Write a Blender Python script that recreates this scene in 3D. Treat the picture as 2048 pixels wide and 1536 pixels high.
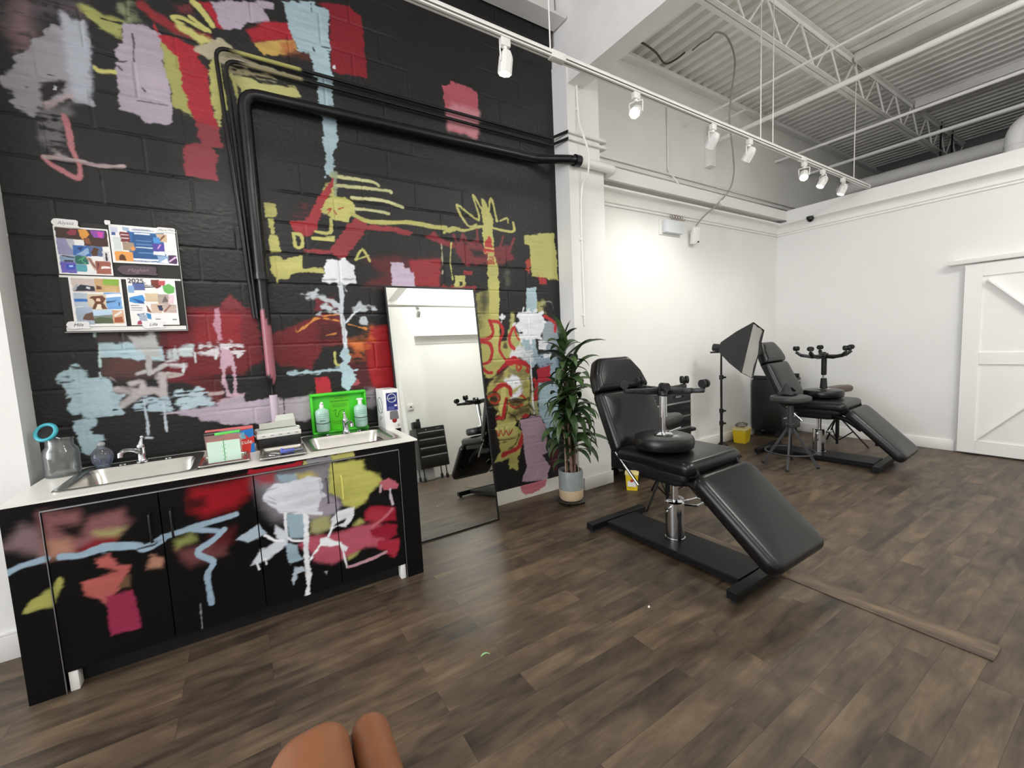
import bpy, bmesh, math, random
import numpy as np
from mathutils import Vector, Matrix, Euler
for _o in list(bpy.data.objects): bpy.data.objects.remove(_o)
SC = bpy.context.scene
COL = SC.collection
PI = math.pi
def R(d): return math.radians(d)

# ------------------------------------------------------------------ camera
CAM_Z = 1.45
_cd = bpy.data.cameras.new('camera'); _cd.sensor_width = 36.0; _cd.lens = 850.96 * 36.0 / 2048.0
_cd.clip_start = 0.05; _cd.clip_end = 100
cam = bpy.data.objects.new('camera', _cd); COL.objects.link(cam)
_r = Vector((0.84134615, -0.53841483, -0.04739334)); _d = Vector((-0.08921354, -0.0518543, -0.99466179)); _f = Vector((0.53308311, 0.84108299, -0.09166131))
cam.matrix_world = Matrix(((_r.x, -_d.x, -_f.x, 0), (_r.y, -_d.y, -_f.y, 0), (_r.z, -_d.z, -_f.z, CAM_Z), (0, 0, 0, 1)))
SC.camera = cam
# ------------------------------------------------------------------ world, exposure
w = bpy.data.worlds.new('world'); SC.world = w; w.use_nodes = True
w.node_tree.nodes['Background'].inputs[0].default_value = (0.80, 0.88, 1.0, 1)
w.node_tree.nodes['Background'].inputs[1].default_value = 0.35
SC.view_settings.view_transform = 'Standard'; SC.view_settings.look = 'None'
SC.view_settings.exposure = -0.20; SC.view_settings.gamma = 1.0; SC.view_settings.use_curve_mapping = False
SC.cycles.use_denoising = True
SC.cycles.max_bounces = 10; SC.cycles.diffuse_bounces = 5; SC.cycles.glossy_bounces = 4
SC.cycles.transmission_bounces = 10; SC.cycles.transparent_max_bounces = 12
SC.cycles.caustics_reflective = False; SC.cycles.caustics_refractive = False
SC.cycles.sample_clamp_indirect = 6.0
# ------------------------------------------------------------------ daylight through the shop windows, unseen fill lamps added overhead
def area(name, loc, rot, sx, sy, power, col=(1, 1, 1)):
    l = bpy.data.lights.new(name, 'AREA'); l.shape = 'RECTANGLE'; l.size = sx; l.size_y = sy; l.energy = power; l.color = col
    o = bpy.data.objects.new(name, l); COL.objects.link(o); o.location = loc; o.rotation_euler = rot
    return o
area('daylight_window', (-6.85, 0.3, 2.25), (0, R(-90), 0), 3.5, 4.6, 470, (0.95, 0.95, 1.0))
area('fill_downlight', (0.2, -1.1, 4.2), (0, 0, 0), 0.6, 1.2, 60, (1.0, 0.99, 0.97))  # unseen downlights, added to light the room
area('fill_downlight', (4.0, -0.9, 4.1), (0, 0, 0), 0.6, 1.2, 95, (1.0, 0.99, 0.97))

area('fill_uplight', (4.4, -1.5, 3.35), (R(180), 0, 0), 1.2, 0.5, 75, (1.0, 0.99, 0.97))  # unseen uplights, added to brighten the ceiling deck
area('fill_uplight', (0.6, -1.6, 3.35), (R(180), 0, 0), 1.2, 0.5, 35, (1.0, 0.99, 0.97))

# ------------------------------------------------------------------ helpers
def lin(c):
    if max(c) > 1.0: c = [v / 255.0 for v in c]
    return [v / 12.92 if v <= 0.04045 else ((v + 0.055) / 1.055) ** 2.4 for v in c[:3]]
class N:
    def __init__(s, name):
        s.m = bpy.data.materials.new(name); s.m.use_nodes = True
        s.t = s.m.node_tree; s.p = s.t.nodes['Principled BSDF']
    def n(s, typ, **kw):
        x = s.t.nodes.new(typ)
        for k, v in kw.items():
            if k.startswith('i_'):
                key = k[2:]; key = int(key) if key.isdigit() else key
                x.inputs[key].default_value = v
            else: setattr(x, k, v)
        return x
    def l(s, a, b): s.t.links.new(a, b)
    def coord(s, scale=(1, 1, 1)):
        tc = s.n('ShaderNodeTexCoord'); mp = s.n('ShaderNodeMapping'); mp.inputs['Scale'].default_value = scale
        s.l(tc.outputs['Object'], mp.inputs['Vector']); return mp.outputs['Vector']
    def bump(s, h, strength, dist=0.01):
        b = s.n('ShaderNodeBump'); b.inputs['Strength'].default_value = strength; b.inputs['Distance'].default_value = dist
        s.l(h, b.inputs['Height']); s.l(b.outputs['Normal'], s.p.inputs['Normal'])
MATS = {}
def mat(name, col, rough=0.5, metal=0.0, var=0.06, scale=6.0, bump=0.0, bscale=60.0, spec=None, coat=0.0, emit=0.0, trans=0.0, ior=1.45):
    if name in MATS: return MATS[name]
    q = N(name); c = lin(col)
    nz = q.n('ShaderNodeTexNoise'); nz.inputs['Scale'].default_value = scale; nz.inputs['Detail'].default_value = 4
    q.l(q.coord(), nz.inputs['Vector'])
    rp = q.n('ShaderNodeValToRGB')
    rp.color_ramp.elements[0].position = 0.3; rp.color_ramp.elements[1].position = 0.7
    rp.color_ramp.elements[0].color = (*[max(0, v * (1 - var)) for v in c], 1)
    rp.color_ramp.elements[1].color = (*[min(1, v * (1 + var)) for v in c], 1)
    q.l(nz.outputs['Fac'], rp.inputs['Fac']); q.l(rp.outputs['Color'], q.p.inputs['Base Color'])
    q.p.inputs['Roughness'].default_value = rough; q.p.inputs['Metallic'].default_value = metal
    if spec is not None: q.p.inputs['Specular IOR Level'].default_value = spec
    if coat: q.p.inputs['Coat Weight'].default_value = coat
    if trans: q.p.inputs['Transmission Weight'].default_value = trans; q.p.inputs['IOR'].default_value = ior
    if emit:
        q.p.inputs['Emission Color'].default_value = (*c, 1); q.p.inputs['Emission Strength'].default_value = emit
    if bump:
        b = q.n('ShaderNodeTexNoise'); b.inputs['Scale'].default_value = bscale; b.inputs['Detail'].default_value = 5
        q.l(q.coord(), b.inputs['Vector']); q.bump(b.outputs['Fac'], bump, 0.004)
    MATS[name] = q.m; return q.m
def mat_paint(name, rough=0.5, bump=0.15, bscale=45.0, spec=0.4, jit=0.12):
    q = N(name); a = q.n('ShaderNodeAttribute'); a.attribute_name = 'paint'
    nz = q.n('ShaderNodeTexNoise'); nz.inputs['Scale'].default_value = 30; nz.inputs['Detail'].default_value = 6
    q.l(q.coord((1, 1, 3)), nz.inputs['Vector'])
    mr = q.n('ShaderNodeMapRange'); mr.inputs['To Min'].default_value = 1 - jit; mr.inputs['To Max'].default_value = 1 + jit
    q.l(nz.outputs['Fac'], mr.inputs['Value'])
    mx = q.n('ShaderNodeVectorMath', operation='SCALE'); q.l(a.outputs['Color'], mx.inputs[0]); q.l(mr.outputs['Result'], mx.inputs['Scale'])
    q.l(mx.outputs['Vector'], q.p.inputs['Base Color']); q.p.inputs['Roughness'].default_value = rough
    q.p.inputs['Specular IOR Level'].default_value = spec
    if bump:
        b = q.n('ShaderNodeTexNoise'); b.inputs['Scale'].default_value = bscale; b.inputs['Detail'].default_value = 6
        q.l(q.coord((1, 1, 2)), b.inputs['Vector']); q.bump(b.outputs['Fac'], bump, 0.006)
    return q.m
def mat_glass(name, tint=(1, 1, 1), rough=0.02, milk=0.0):
    q = N(name); out = q.t.nodes['Material Output']
    g = q.n('ShaderNodeBsdfGlossy'); g.inputs['Roughness'].default_value = rough
    t = q.n('ShaderNodeBsdfTransparent'); t.inputs['Color'].default_value = (*lin(tint), 1)
    f = q.n('ShaderNodeLayerWeight'); f.inputs['Blend'].default_value = 0.25
    nz = q.n('ShaderNodeTexNoise'); nz.inputs['Scale'].default_value = 9
    q.l(q.coord(), nz.inputs['Vector'])
    mr = q.n('ShaderNodeMapRange'); mr.inputs['To Min'].default_value = 0.0; mr.inputs['To Max'].default_value = 0.05
    q.l(nz.outputs['Fac'], mr.inputs['Value'])
    ad = q.n('ShaderNodeMath', operation='MULTIPLY_ADD'); ad.inputs[1].default_value = 0.8
    q.l(f.outputs['Fresnel'], ad.inputs[0]); q.l(mr.outputs['Result'], ad.inputs[2])
    mx = q.n('ShaderNodeMixShader'); q.l(ad.outputs[0], mx.inputs[0]); q.l(t.outputs[0], mx.inputs[1]); q.l(g.outputs[0], mx.inputs[2])
    last = mx.outputs[0]
    if milk:
        d = q.n('ShaderNodeBsdfDiffuse'); d.inputs['Color'].default_value = (*[v * .85 for v in lin(tint)], 1)
        m2 = q.n('ShaderNodeMixShader'); m2.inputs[0].default_value = milk; q.l(last, m2.inputs[1]); q.l(d.outputs[0], m2.inputs[2]); last = m2.outputs[0]
    q.l(last, out.inputs['Surface']); return q.m

class MB:
    """collects shapes into one mesh"""
    def __init__(s): s.bm = bmesh.new()
    def _place(s, vs, M):
        if M is not None: bmesh.ops.transform(s.bm, matrix=M, verts=vs)
    def box(s, c, d, rot=None, bev=0.0, seg=2):
        g = bmesh.ops.create_cube(s.bm, size=1.0); vs = g['verts']
        bmesh.ops.scale(s.bm, vec=d, verts=vs)
        if bev:
            es = list({e for v in vs for e in v.link_edges})
            r = bmesh.ops.bevel(s.bm, geom=es, offset=min(bev, min(d) * 0.49), segments=seg, affect='EDGES', profile=0.5)
            vs = list({v for f in r['faces'] for v in f.verts} | {v for v in vs if v.is_valid})
        M = Matrix.Translation(c)
        if rot is not None: M = M @ (rot.to_4x4() if isinstance(rot, Matrix) else Euler(rot).to_matrix().to_4x4())
        s._place(vs, M); return s
    def span(s, a, b, bev=0.0, seg=2):
        return s.box([(a[i] + b[i]) / 2 for i in range(3)], [abs(b[i] - a[i]) for i in range(3)], None, bev, seg)
    def bar(s, a, b, wx, wz, up=(0, 0, 1), bev=0.0):
        a, b = Vector(a), Vector(b); y = (b - a); L = y.length; y.normalize()
        u = Vector(up)
        if abs(u.dot(y)) > 0.98: u = Vector((1, 0, 0))
        x = y.cross(u).normalized(); z = x.cross(y)
        M = Matrix((x, y, z)).transposed()
        return s.box((a + b) / 2, (wx, L, wz), M, bev)
    def cyl(s, a, b, r, r2=None, n=20, cap=True):
        return s.tube([a, b], [r, r if r2 is None else r2], n, cap)
    def tube(s, pts, r, n=10, cap=True, closed=False):
        P = [Vector(p) for p in pts]; m = len(P)
        rr = r if isinstance(r, (list, tuple)) else [r] * m
        rings = []; u = None
        for i in range(m):
            if closed: t = P[(i + 1) % m] - P[i - 1]
            else: t = P[min(i + 1, m - 1)] - P[max(i - 1, 0)]
            t.normalize()
            if u is None:
                u = Vector((0, 0, 1)) if abs(t.z) < 0.9 else Vector((1, 0, 0))
            u = (u - t * u.dot(t)); u.normalize(); v = t.cross(u)
            rings.append([s.bm.verts.new(P[i] + (u * math.cos(k * 2 * PI / n) + v * math.sin(k * 2 * PI / n)) * rr[i]) for k in range(n)])
        for i in range(m if closed else m - 1):
            A, B = rings[i], rings[(i + 1) % m]
            for k in range(n): s.bm.faces.new((A[k], A[(k + 1) % n], B[(k + 1) % n], B[k]))
        if cap and not closed:
            s.bm.faces.new(rings[0][::-1]); s.bm.faces.new(rings[-1])
        return s
    def lathe(s, prof, c=(0, 0, 0), n=32, M=None, cap=(True, True)):
        rings = []; allv = []
        for r, z in prof:
            rg = [s.bm.verts.new((r * math.cos(k * 2 * PI / n), r * math.sin(k * 2 * PI / n), z)) for k in range(n)]
            rings.append(rg); allv += rg
        for A, B in zip(rings, rings[1:]):
            for k in range(n): s.bm.faces.new((A[k], A[(k + 1) % n], B[(k + 1) % n], B[k]))
        if cap[0]: s.bm.faces.new(rings[0][::-1])
        if cap[1]: s.bm.faces.new(rings[-1])
        s._place(allv, (Matrix.Translation(c) @ M) if M is not None else Matrix.Translation(c)); return s
    def ball(s, c, r, sc=(1, 1, 1), u=16, v=10):
        g = bmesh.ops.create_uvsphere(s.bm, u_segments=u, v_segments=v, radius=r)
        s._place(g['verts'], Matrix.Translation(c) @ Matrix.Diagonal((*sc, 1))); return s
    def slab(s, outline, t, bev=0.0, seg=3, M=None, rnd=0.0, rseg=5):
        """flat outline (x,y) rounded at its corners, extruded by t along z, rims bevelled"""
        pts = round_poly(outline, rnd, rseg) if rnd else outline
        v0 = [s.bm.verts.new((x, y, 0)) for x, y in pts]; v1 = [s.bm.verts.new((x, y, t)) for x, y in pts]
        n = len(pts)
        fb = s.bm.faces.new(v0[::-1]); ft = s.bm.faces.new(v1)
        for k in range(n): s.bm.faces.new((v0[k], v0[(k + 1) % n], v1[(k + 1) % n], v1[k]))
        vs = v0 + v1
        if bev:
            es = list(fb.edges) + list(ft.edges)
            r = bmesh.ops.bevel(s.bm, geom=es, offset=bev, segments=seg, affect='EDGES', profile=0.5, clamp_overlap=True)
            vs = list({v for f in r['faces'] for v in f.verts} | {v for v in vs if v.is_valid})
        s._place(vs, M); return s
    def cushion(s, outline, t, bev, crown, M=None, rnd=.05, rseg=6, seg=6):
        """padded slab: rounded plan, rolled rims, gently crowned upper face"""
        pts = round_poly(outline, rnd, rseg); n = len(pts)
        cx = sum(p[0] for p in pts) / n; cy = sum(p[1] for p in pts) / n
        hx = max(abs(p[0] - cx) for p in pts); hy = max(abs(p[1] - cy) for p in pts)
        prof = [(bev * .6, 0.0)] + [(bev * .6 * (1 - math.sin(a)), bev * .6 * (1 - math.cos(a))) for a in [k / 3 * PI / 2 for k in range(1, 4)]]
        prof += [(bev * (1 - math.cos(a)), t - bev + bev * math.sin(a)) for a in [k / seg * PI / 2 for k in range(seg + 1)]]
        dm = min(hx, hy)
        for f in (.30, .45, .62, .80): prof.append((max(bev, dm * f), t + crown * (1 - (1 - f) ** 2.2)))
        rings = []; allv = []
        for d, z in prof:
            ax, ay = max(0, (hx - d) / hx), max(0, (hy - d) / hy)
            rg = [s.bm.verts.new((cx + (x - cx) * ax, cy + (y - cy) * ay, z)) for x, y in pts]; rings.append(rg); allv += rg
        for A, B in zip(rings, rings[1:]):
            for k in range(n): s.bm.faces.new((A[k], A[(k + 1) % n], B[(k + 1) % n], B[k]))
        s.bm.faces.new(rings[0][::-1]); s.bm.faces.new(rings[-1])
        s._place(allv, M); return s
    def poly(s, pts):
        s.bm.faces.new([s.bm.verts.new(p) for p in pts]); return s
    def prism(s, prof, axis, a, b):
        """closed profile extruded along axis 'x' or 'y' from a to b; prof = (other horizontal, z)"""
        def P(q, t): return (t, q[0], q[1]) if axis == 'x' else (q[0], t, q[1])
        A = [s.bm.verts.new(P(q, a)) for q in prof]; B = [s.bm.verts.new(P(q, b)) for q in prof]; n = len(prof)
        s.bm.faces.new(A); s.bm.faces.new(B[::-1])
        for k in range(n): s.bm.faces.new((A[k], B[k], B[(k + 1) % n], A[(k + 1) % n]))
        return s
    def build(s, name, m, parent=None, loc=(0, 0, 0), smooth=38):
        bmesh.ops.recalc_face_normals(s.bm, faces=s.bm.faces)
        me = bpy.data.meshes.new(name); s.bm.to_mesh(me); s.bm.free()
        me.materials.append(m)
        if smooth:
            me.polygons.foreach_set('use_smooth', [True] * len(me.polygons)); me.set_sharp_from_angle(angle=R(smooth))
        o = bpy.data.objects.new(name, me); COL.objects.link(o); o.location = loc
        if parent is not None: o.parent = parent
        return o
def round_poly(pts, r, seg=5):
    out = []; n = len(pts)
    for i in range(n):
        p = Vector(pts[i]); a = Vector(pts[i - 1]) - p; b = Vector(pts[(i + 1) % n]) - p
        la, lb = a.length, b.length; a.normalize(); b.normalize()
        ang = a.angle(b)
        rr = r[i] if isinstance(r, (list, tuple)) else r
        d = min(rr / math.tan(ang / 2), la * 0.48, lb * 0.48)
        if rr <= 0: out.append((p.x, p.y)); continue
        for k in range(seg + 1):
            t = k / seg; q = (p + a * d) * (1 - t) ** 2 + p * 2 * t * (1 - t) + (p + b * d) * t * t
            out.append((q.x, q.y))
    return out
def arc(c, r, a0, a1, n, z=0.0): return [(c[0] + r * math.cos(a0 + (a1 - a0) * k / n), c[1] + r * math.sin(a0 + (a1 - a0) * k / n), z) for k in range(n + 1)]
def smooth_path(pts, k=6):
    P = [Vector(p) for p in pts]; out = []
    for i in range(len(P) - 1):
        p0, p1, p2, p3 = P[max(i - 1, 0)], P[i], P[i + 1], P[min(i + 2, len(P) - 1)]
        for j in range(k):
            t = j / k
            out.append(0.5 * ((2 * p1) + (p2 - p0) * t + (2 * p0 - 5 * p1 + 4 * p2 - p3) * t * t + (3 * p1 - p0 - 3 * p2 + p3) * t ** 3))
    out.append(P[-1]); return out
def tag(o, label, cat, group=None):
    o['label'] = label; o['category'] = cat
    if group: o['group'] = group
    return o
def thing(name, label, cat, loc=(0, 0, 0), rz=0.0, group=None):
    o = bpy.data.objects.new(name, None); COL.objects.link(o); o.location = loc; o.rotation_euler = (0, 0, rz)
    o.empty_display_size = 0.1
    return tag(o, label, cat, group)
def struct(o):
    o['kind'] = 'structure'; return o
def dup(root, loc, rz=None, label=None):
    def cp(o, par):
        c = o.copy(); COL.objects.link(c)
        if par is not None: c.parent = par
        for ch in list(o.children): cp(ch, c)
        return c
    r = cp(root, None); r.location = loc
    if rz is not None: r.rotation_euler = (0, 0, rz)
    if label: r['label'] = label
    return r
def text(name, body, size, m, parent, loc, rot, ext=0.0004, align='CENTER', sx=1.0, shear=0.0):
    cu = bpy.data.curves.new(name, 'FONT'); cu.body = body; cu.size = size; cu.extrude = ext; cu.align_x = align; cu.align_y = 'CENTER'; cu.shear = shear
    t = bpy.data.objects.new(name, cu); COL.objects.link(t); bpy.context.view_layer.update()
    me = bpy.data.meshes.new_from_object(t); bpy.data.objects.remove(t)
    me.materials.clear(); me.materials.append(m)
    o = bpy.data.objects.new(name, me); COL.objects.link(o); o.location = loc; o.rotation_euler = rot; o.scale = (sx, 1, 1); o.parent = parent
    return o

# ------------------------------------------------------------------ brush painting on dense flat grids
def _h(ix, iy, seed):
    v = np.sin(ix * 127.1 + iy * 311.7 + seed * 74.7) * 43758.5453
    return v - np.floor(v)
def vnoise(x, y, seed=0):
    ix, iy = np.floor(x), np.floor(y); fx, fy = x - ix, y - iy
    fx = fx * fx * (3 - 2 * fx); fy = fy * fy * (3 - 2 * fy)
    a = _h(ix, iy, seed) * (1 - fx) + _h(ix + 1, iy, seed) * fx
    b = _h(ix, iy + 1, seed) * (1 - fx) + _h(ix + 1, iy + 1, seed) * fx
    return a * (1 - fy) + b * fy
def sstep(a, b, x):
    t = np.clip((x - a) / (b - a), 0, 1); return t * t * (3 - 2 * t)
def seg_dist(px, py, ax, ay, bx, by):
    dx, dy = bx - ax, by - ay; L = dx * dx + dy * dy + 1e-12
    t = np.clip(((px - ax) * dx + (py - ay) * dy) / L, 0, 1)
    return np.sqrt((px - ax - t * dx) ** 2 + (py - ay - t * dy) ** 2)
def paint(xs, zs, base, art, wob=1.0):
    """colour (len(zs), len(xs), 3) linear; art = (rgb, flat coords, width or 0 for a filled shape, edge softness, opacity, dryness)"""
    col = np.empty((len(zs), len(xs), 3)); col[:] = lin(base)
    for k, (c, q, wd, fe, op, dry) in enumerate(art):
        P = np.array(q, float).reshape(-1, 2); pad = wd + fe + 0.03 * wob; wb = wob * (.45 if wd else 1.0)
        if wd and wob and len(P) > 2:
            P = np.array([(v.x, v.z) for v in smooth_path([(a, 0, b) for a, b in P], 4)])
        i0, i1 = np.searchsorted(xs, (P[:, 0].min() - pad, P[:, 0].max() + pad))
        j0, j1 = np.searchsorted(zs, (P[:, 1].min() - pad, P[:, 1].max() + pad))
        if i1 - i0 < 1 or j1 - j0 < 1: continue
        X, Z = np.meshgrid(xs[i0:i1], zs[j0:j1])
        Xw = X + wb * (0.010 * (vnoise(X * 22, Z * 22, k) - .5) + 0.006 * (vnoise(X * 70, Z * 70, k + 9) - .5))
        Zw = Z + wb * (0.010 * (vnoise(X * 22, Z * 22, k + 31) - .5) + 0.006 * (vnoise(X * 70, Z * 70, k + 47) - .5))
        d = np.full(X.shape, 1e9); n = len(P)
        if wd:
            for a in range(n - 1): d = np.minimum(d, seg_dist(Xw, Zw, *P[a], *P[a + 1]))
            sd = d - wd * 0.5 * (0.75 + 0.5 * vnoise(X * 14, Z * 14, k + 3))
        else:
            ins = np.zeros(X.shape, bool)
            for a in range(n):
                x0, y0 = P[a]; x1, y1 = P[(a + 1) % n]
                d = np.minimum(d, seg_dist(Xw, Zw, x0, y0, x1, y1))
                if y0 != y1:
                    cr = ((y0 > Zw) != (y1 > Zw)) & (Xw < (x1 - x0) * (Zw - y0) / (y1 - y0) + x0); ins ^= cr
            sd = np.where(ins, -d, d)
        if wob: sd = sd + wb * (0.011 * (vnoise(X * 7, Z * 95, k + 61) - .5) + 0.006 * (vnoise(X * 60, Z * 160, k + 67) - .5))
        if wob: sd = sd + wb * .036 * min(1, dry * 4 + .12) * (vnoise(X * 26, Z * 30, k + 71) - .5)
        m = 1 - sstep(-fe, fe, sd)
        if dry:
            st = 0.45 * vnoise(X * 9, Z * 75, k + 5) + 0.3 * vnoise(X * 45, Z * 130, k + 6) + 0.25 * vnoise(X * 30, Z * 30, k + 8)
            m = m * sstep(dry - 0.06, dry + 0.1, st)
        m = (m * op)[..., None]
        tone = (1 + (0.30 if wob else .1) * (vnoise(X * 7, Z * 60, k + 13) - .5) * (vnoise(X * 5, Z * 5, k + 19)) + 0.22 * (vnoise(X * 4, Z * 4, k + 17) - .5))[..., None]
        col[j0:j1, i0:i1] = col[j0:j1, i0:i1] * (1 - m) + np.array(lin(c)) * tone * m
    return col
def painted_grid(name, xs, zs, col, m, y_of=None, parent=None, loc=(0, 0, 0), back=None, wrap=None):
    """upright grid facing -y (x, z), colours on its points, closed into a solid of depth `back`"""
    nx, nz = len(xs), len(zs)
    X, Z = np.meshgrid(xs, zs); Y = np.zeros_like(X) if y_of is None else y_of(X, Z)
    V = np.stack([X, Y, Z], -1).reshape(-1, 3)
    idx = np.arange(nx * nz).reshape(nz, nx)
    F = np.stack([idx[:-1, :-1], idx[:-1, 1:], idx[1:, 1:], idx[1:, :-1]], -1).reshape(-1, 4)
    C = np.concatenate([col.reshape(-1, 3), np.ones((nx * nz, 1))], 1)
    if back:
        loop = np.concatenate([idx[0, :], idx[1:, -1], idx[-1, -2::-1], idx[-2:0:-1, 0]])
        Vb = V[loop].copy(); Vb[:, 1] = back; b0 = nx * nz; m_ = len(loop); bi = b0 + np.arange(m_)
        side = np.stack([loop, bi, np.roll(bi, -1), np.roll(loop, -1)], -1)
        V = np.concatenate([V, Vb]); F = np.concatenate([F, side]); C = np.concatenate([C, C[loop]])
        corners = [(xs[0], zs[0]), (xs[-1], zs[0]), (xs[-1], zs[-1]), (xs[0], zs[-1])]
        c0 = len(V); V = np.concatenate([V, np.array([(a, back, b) for a, b in corners])]); F = np.concatenate([F, [[c0 + 3, c0 + 2, c0 + 1, c0]]])
        C = np.concatenate([C, np.tile([*C[0][:3], 1], (4, 1))])
    me = bpy.data.meshes.new(name)
    me.vertices.add(len(V)); me.vertices.foreach_set('co', V.astype(np.float32).ravel())
    me.loops.add(F.size); me.loops.foreach_set('vertex_index', F.astype(np.int32).ravel())
    me.polygons.add(len(F)); me.polygons.foreach_set('loop_start', np.arange(0, F.size, 4, dtype=np.int32))
    me.polygons.foreach_set('use_smooth', np.ones(len(F), bool))
    me.update(calc_edges=True); me.validate()
    a = me.color_attributes.new('paint', 'FLOAT_COLOR', 'POINT'); a.data.foreach_set('color', C.astype(np.float32).ravel())
    me.materials.append(m)
    if back: me.set_sharp_from_angle(angle=R(60))
    o = bpy.data.objects.new(name, me); COL.objects.link(o); o.location = loc
    if parent is not None: o.parent = parent
    return o
# ------------------------------------------------------------------ materials
M_white = mat('painted_wall_white', (236, 236, 233), 0.6, var=0.015, scale=2, bump=0.05, bscale=120)
M_grey_wall = mat('upper_wall_white', (236, 235, 231), 0.75, var=0.03, scale=2, bump=0.15, bscale=40)
M_trim = mat('trim_white', (240, 239, 235), 0.42, var=0.01)
M_deck = mat('deck_white', (244, 242, 238), 0.6, var=0.05, scale=4)
M_steel_white = mat('steel_painted_white', (240, 239, 236), 0.5, var=0.03)
M_dark_far = mat('far_wall_grey', (120, 120, 120), 0.8, var=0.05)
M_black = mat('black_satin', (17, 17, 18), 0.42, var=0.1)
M_black_gloss = mat('black_paint_pipe', (14, 14, 15), 0.28, var=0.1)
M_black_metal = mat('black_powder_coat', (15, 15, 16), 0.5, var=0.1, bump=0.04, bscale=300, spec=0.3)
M_vinyl = mat('black_vinyl', (13, 13, 14), 0.30, var=0.12, scale=9, bump=0.03, bscale=220, spec=0.4)
M_vinyl_grey = mat('charcoal_vinyl', (62, 62, 62), 0.45, var=0.08, scale=9, bump=0.1, bscale=150)
M_rubber = mat('black_rubber', (26, 26, 26), 0.7, var=0.1)
M_chrome = mat('chrome', (215, 217, 220), 0.10, metal=1.0, var=0.02)
M_steel = mat('brushed_steel', (186, 184, 178), 0.27, metal=1.0, var=0.06, scale=14)
M_alu = mat('aluminium', (190, 192, 195), 0.35, metal=1.0, var=0.03)
M_plastic_w = mat('white_plastic', (232, 232, 228), 0.4, var=0.01)
M_counter = mat('white_laminate', (236, 234, 226), 0.3, var=0.012, scale=80)
M_paintart = mat_paint('mural_paint', 0.45, 0.22, 40)
M_cabart = mat_paint('cabinet_paint', 0.3, 0.01, 60, spec=.22)
M_print = mat_paint('printed_paper', 0.4, 0.0, jit=0.03)
M_glass = mat_glass('clear_glass', (250, 253, 252), milk=.05)
M_mirror = mat('mirror_silver', (228, 230, 224), 0.015, metal=1.0, var=0.004)
# vinyl plank floor
def floor_material(name, bright=1.0, turn=False):
    q = N(name); tc = q.n('ShaderNodeTexCoord'); v = tc.outputs['Object']
    if turn:
        mp0 = q.n('ShaderNodeMapping'); mp0.inputs['Rotation'].default_value = (0, 0, R(90)); mp0.inputs['Location'].default_value = (.3, -2.590, 0); q.l(v, mp0.inputs['Vector']); v = mp0.outputs['Vector']
    br = q.n('ShaderNodeTexBrick', offset=0.37, offset_frequency=2)
    for k, val in dict(Scale=1.0).items(): br.inputs[k].default_value = val
    br.inputs['Color1'].default_value = (0, 0, 0, 1); br.inputs['Color2'].default_value = (1, 1, 1, 1); br.inputs['Mortar'].default_value = (0.5, 0.5, 0.5, 1)
    br.inputs['Mortar Size'].default_value = 0.0007; br.inputs['Brick Width'].default_value = 3.0 if turn else 0.92; br.inputs['Row Height'].default_value = 0.152 if turn else 0.125
    q.l(v, br.inputs['Vector'])
    mul = q.n('ShaderNodeMath', operation='MULTIPLY'); mul.inputs[1].default_value = 37.0; q.l(br.outputs['Color'], mul.inputs[0])
    def noise(sx, sy, det, rough=0.55, dist=0.0):
        mp = q.n('ShaderNodeMapping'); mp.inputs['Scale'].default_value = (sx, sy, 1); q.l(v, mp.inputs['Vector'])
        nz = q.n('ShaderNodeTexNoise', noise_dimensions='4D'); nz.inputs['Scale'].default_value = 1.0; nz.inputs['Detail'].default_value = det
        nz.inputs['Roughness'].default_value = rough; nz.inputs['Distortion'].default_value = dist
        q.l(mp.outputs['Vector'], nz.inputs['Vector']); q.l(mul.outputs[0], nz.inputs['W']); return nz.outputs['Fac']
    a = noise(1.7, 11.0, 4, 0.55, 0.9); b = noise(5.0, 80.0, 5, 0.65, 0.3); c = noise(3.2, 7.5, 3, 0.55, 1.2)
    def madd(x, k, y):
        m = q.n('ShaderNodeMath', operation='MULTIPLY_ADD'); q.l(x, m.inputs[0]); m.inputs[1].default_value = k
        if y is None: m.inputs[2].default_value = 0
        else: q.l(y, m.inputs[2])
        return m.outputs[0]
    s = madd(br.outputs['Color'], 0.11, madd(c, 0.44, madd(b, 0.20, madd(a, 0.52, None))))
    rp = q.n('ShaderNodeValToRGB'); e = rp.color_ramp.elements
    for k, (pos, col) in enumerate([(0.43, (42, 36, 31)), (0.54, (68, 57, 47)), (0.65, (92, 78, 63)), (0.82, (124, 106, 84))]):
        x = e[k] if k < 2 else e.new(pos); x.position = pos; x.color = (*[u * bright for u in lin(col)], 1)
    q.l(s, rp.inputs['Fac'])
    mx = q.n('ShaderNodeMix', data_type='RGBA'); mx.inputs[7].default_value = (*lin((46, 38, 32)), 1)
    q.l(br.outputs['Fac'], mx.inputs[0]); q.l(rp.outputs['Color'], mx.inputs[6])
    q.l(mx.outputs[2], q.p.inputs['Base Color'])
    mr = q.n('ShaderNodeMapRange'); mr.inputs['To Min'].default_value = 0.36; mr.inputs['To Max'].default_value = 0.55; q.l(b, mr.inputs['Value']); q.l(mr.outputs['Result'], q.p.inputs['Roughness'])
    q.p.inputs['Specular IOR Level'].default_value = 0.4
    hm = q.n('ShaderNodeMath', operation='MULTIPLY_ADD'); hm.inputs[1].default_value = -1.5; q.l(br.outputs['Fac'], hm.inputs[0]); q.l(madd(b, 0.35, None), hm.inputs[2])
    q.bump(hm.outputs[0], 0.18, 0.003)
    return q.m
M_floor = floor_material('vinyl_plank_floor', 0.84); M_strip = floor_material('vinyl_plank_strip', 1.1, True)

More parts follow.
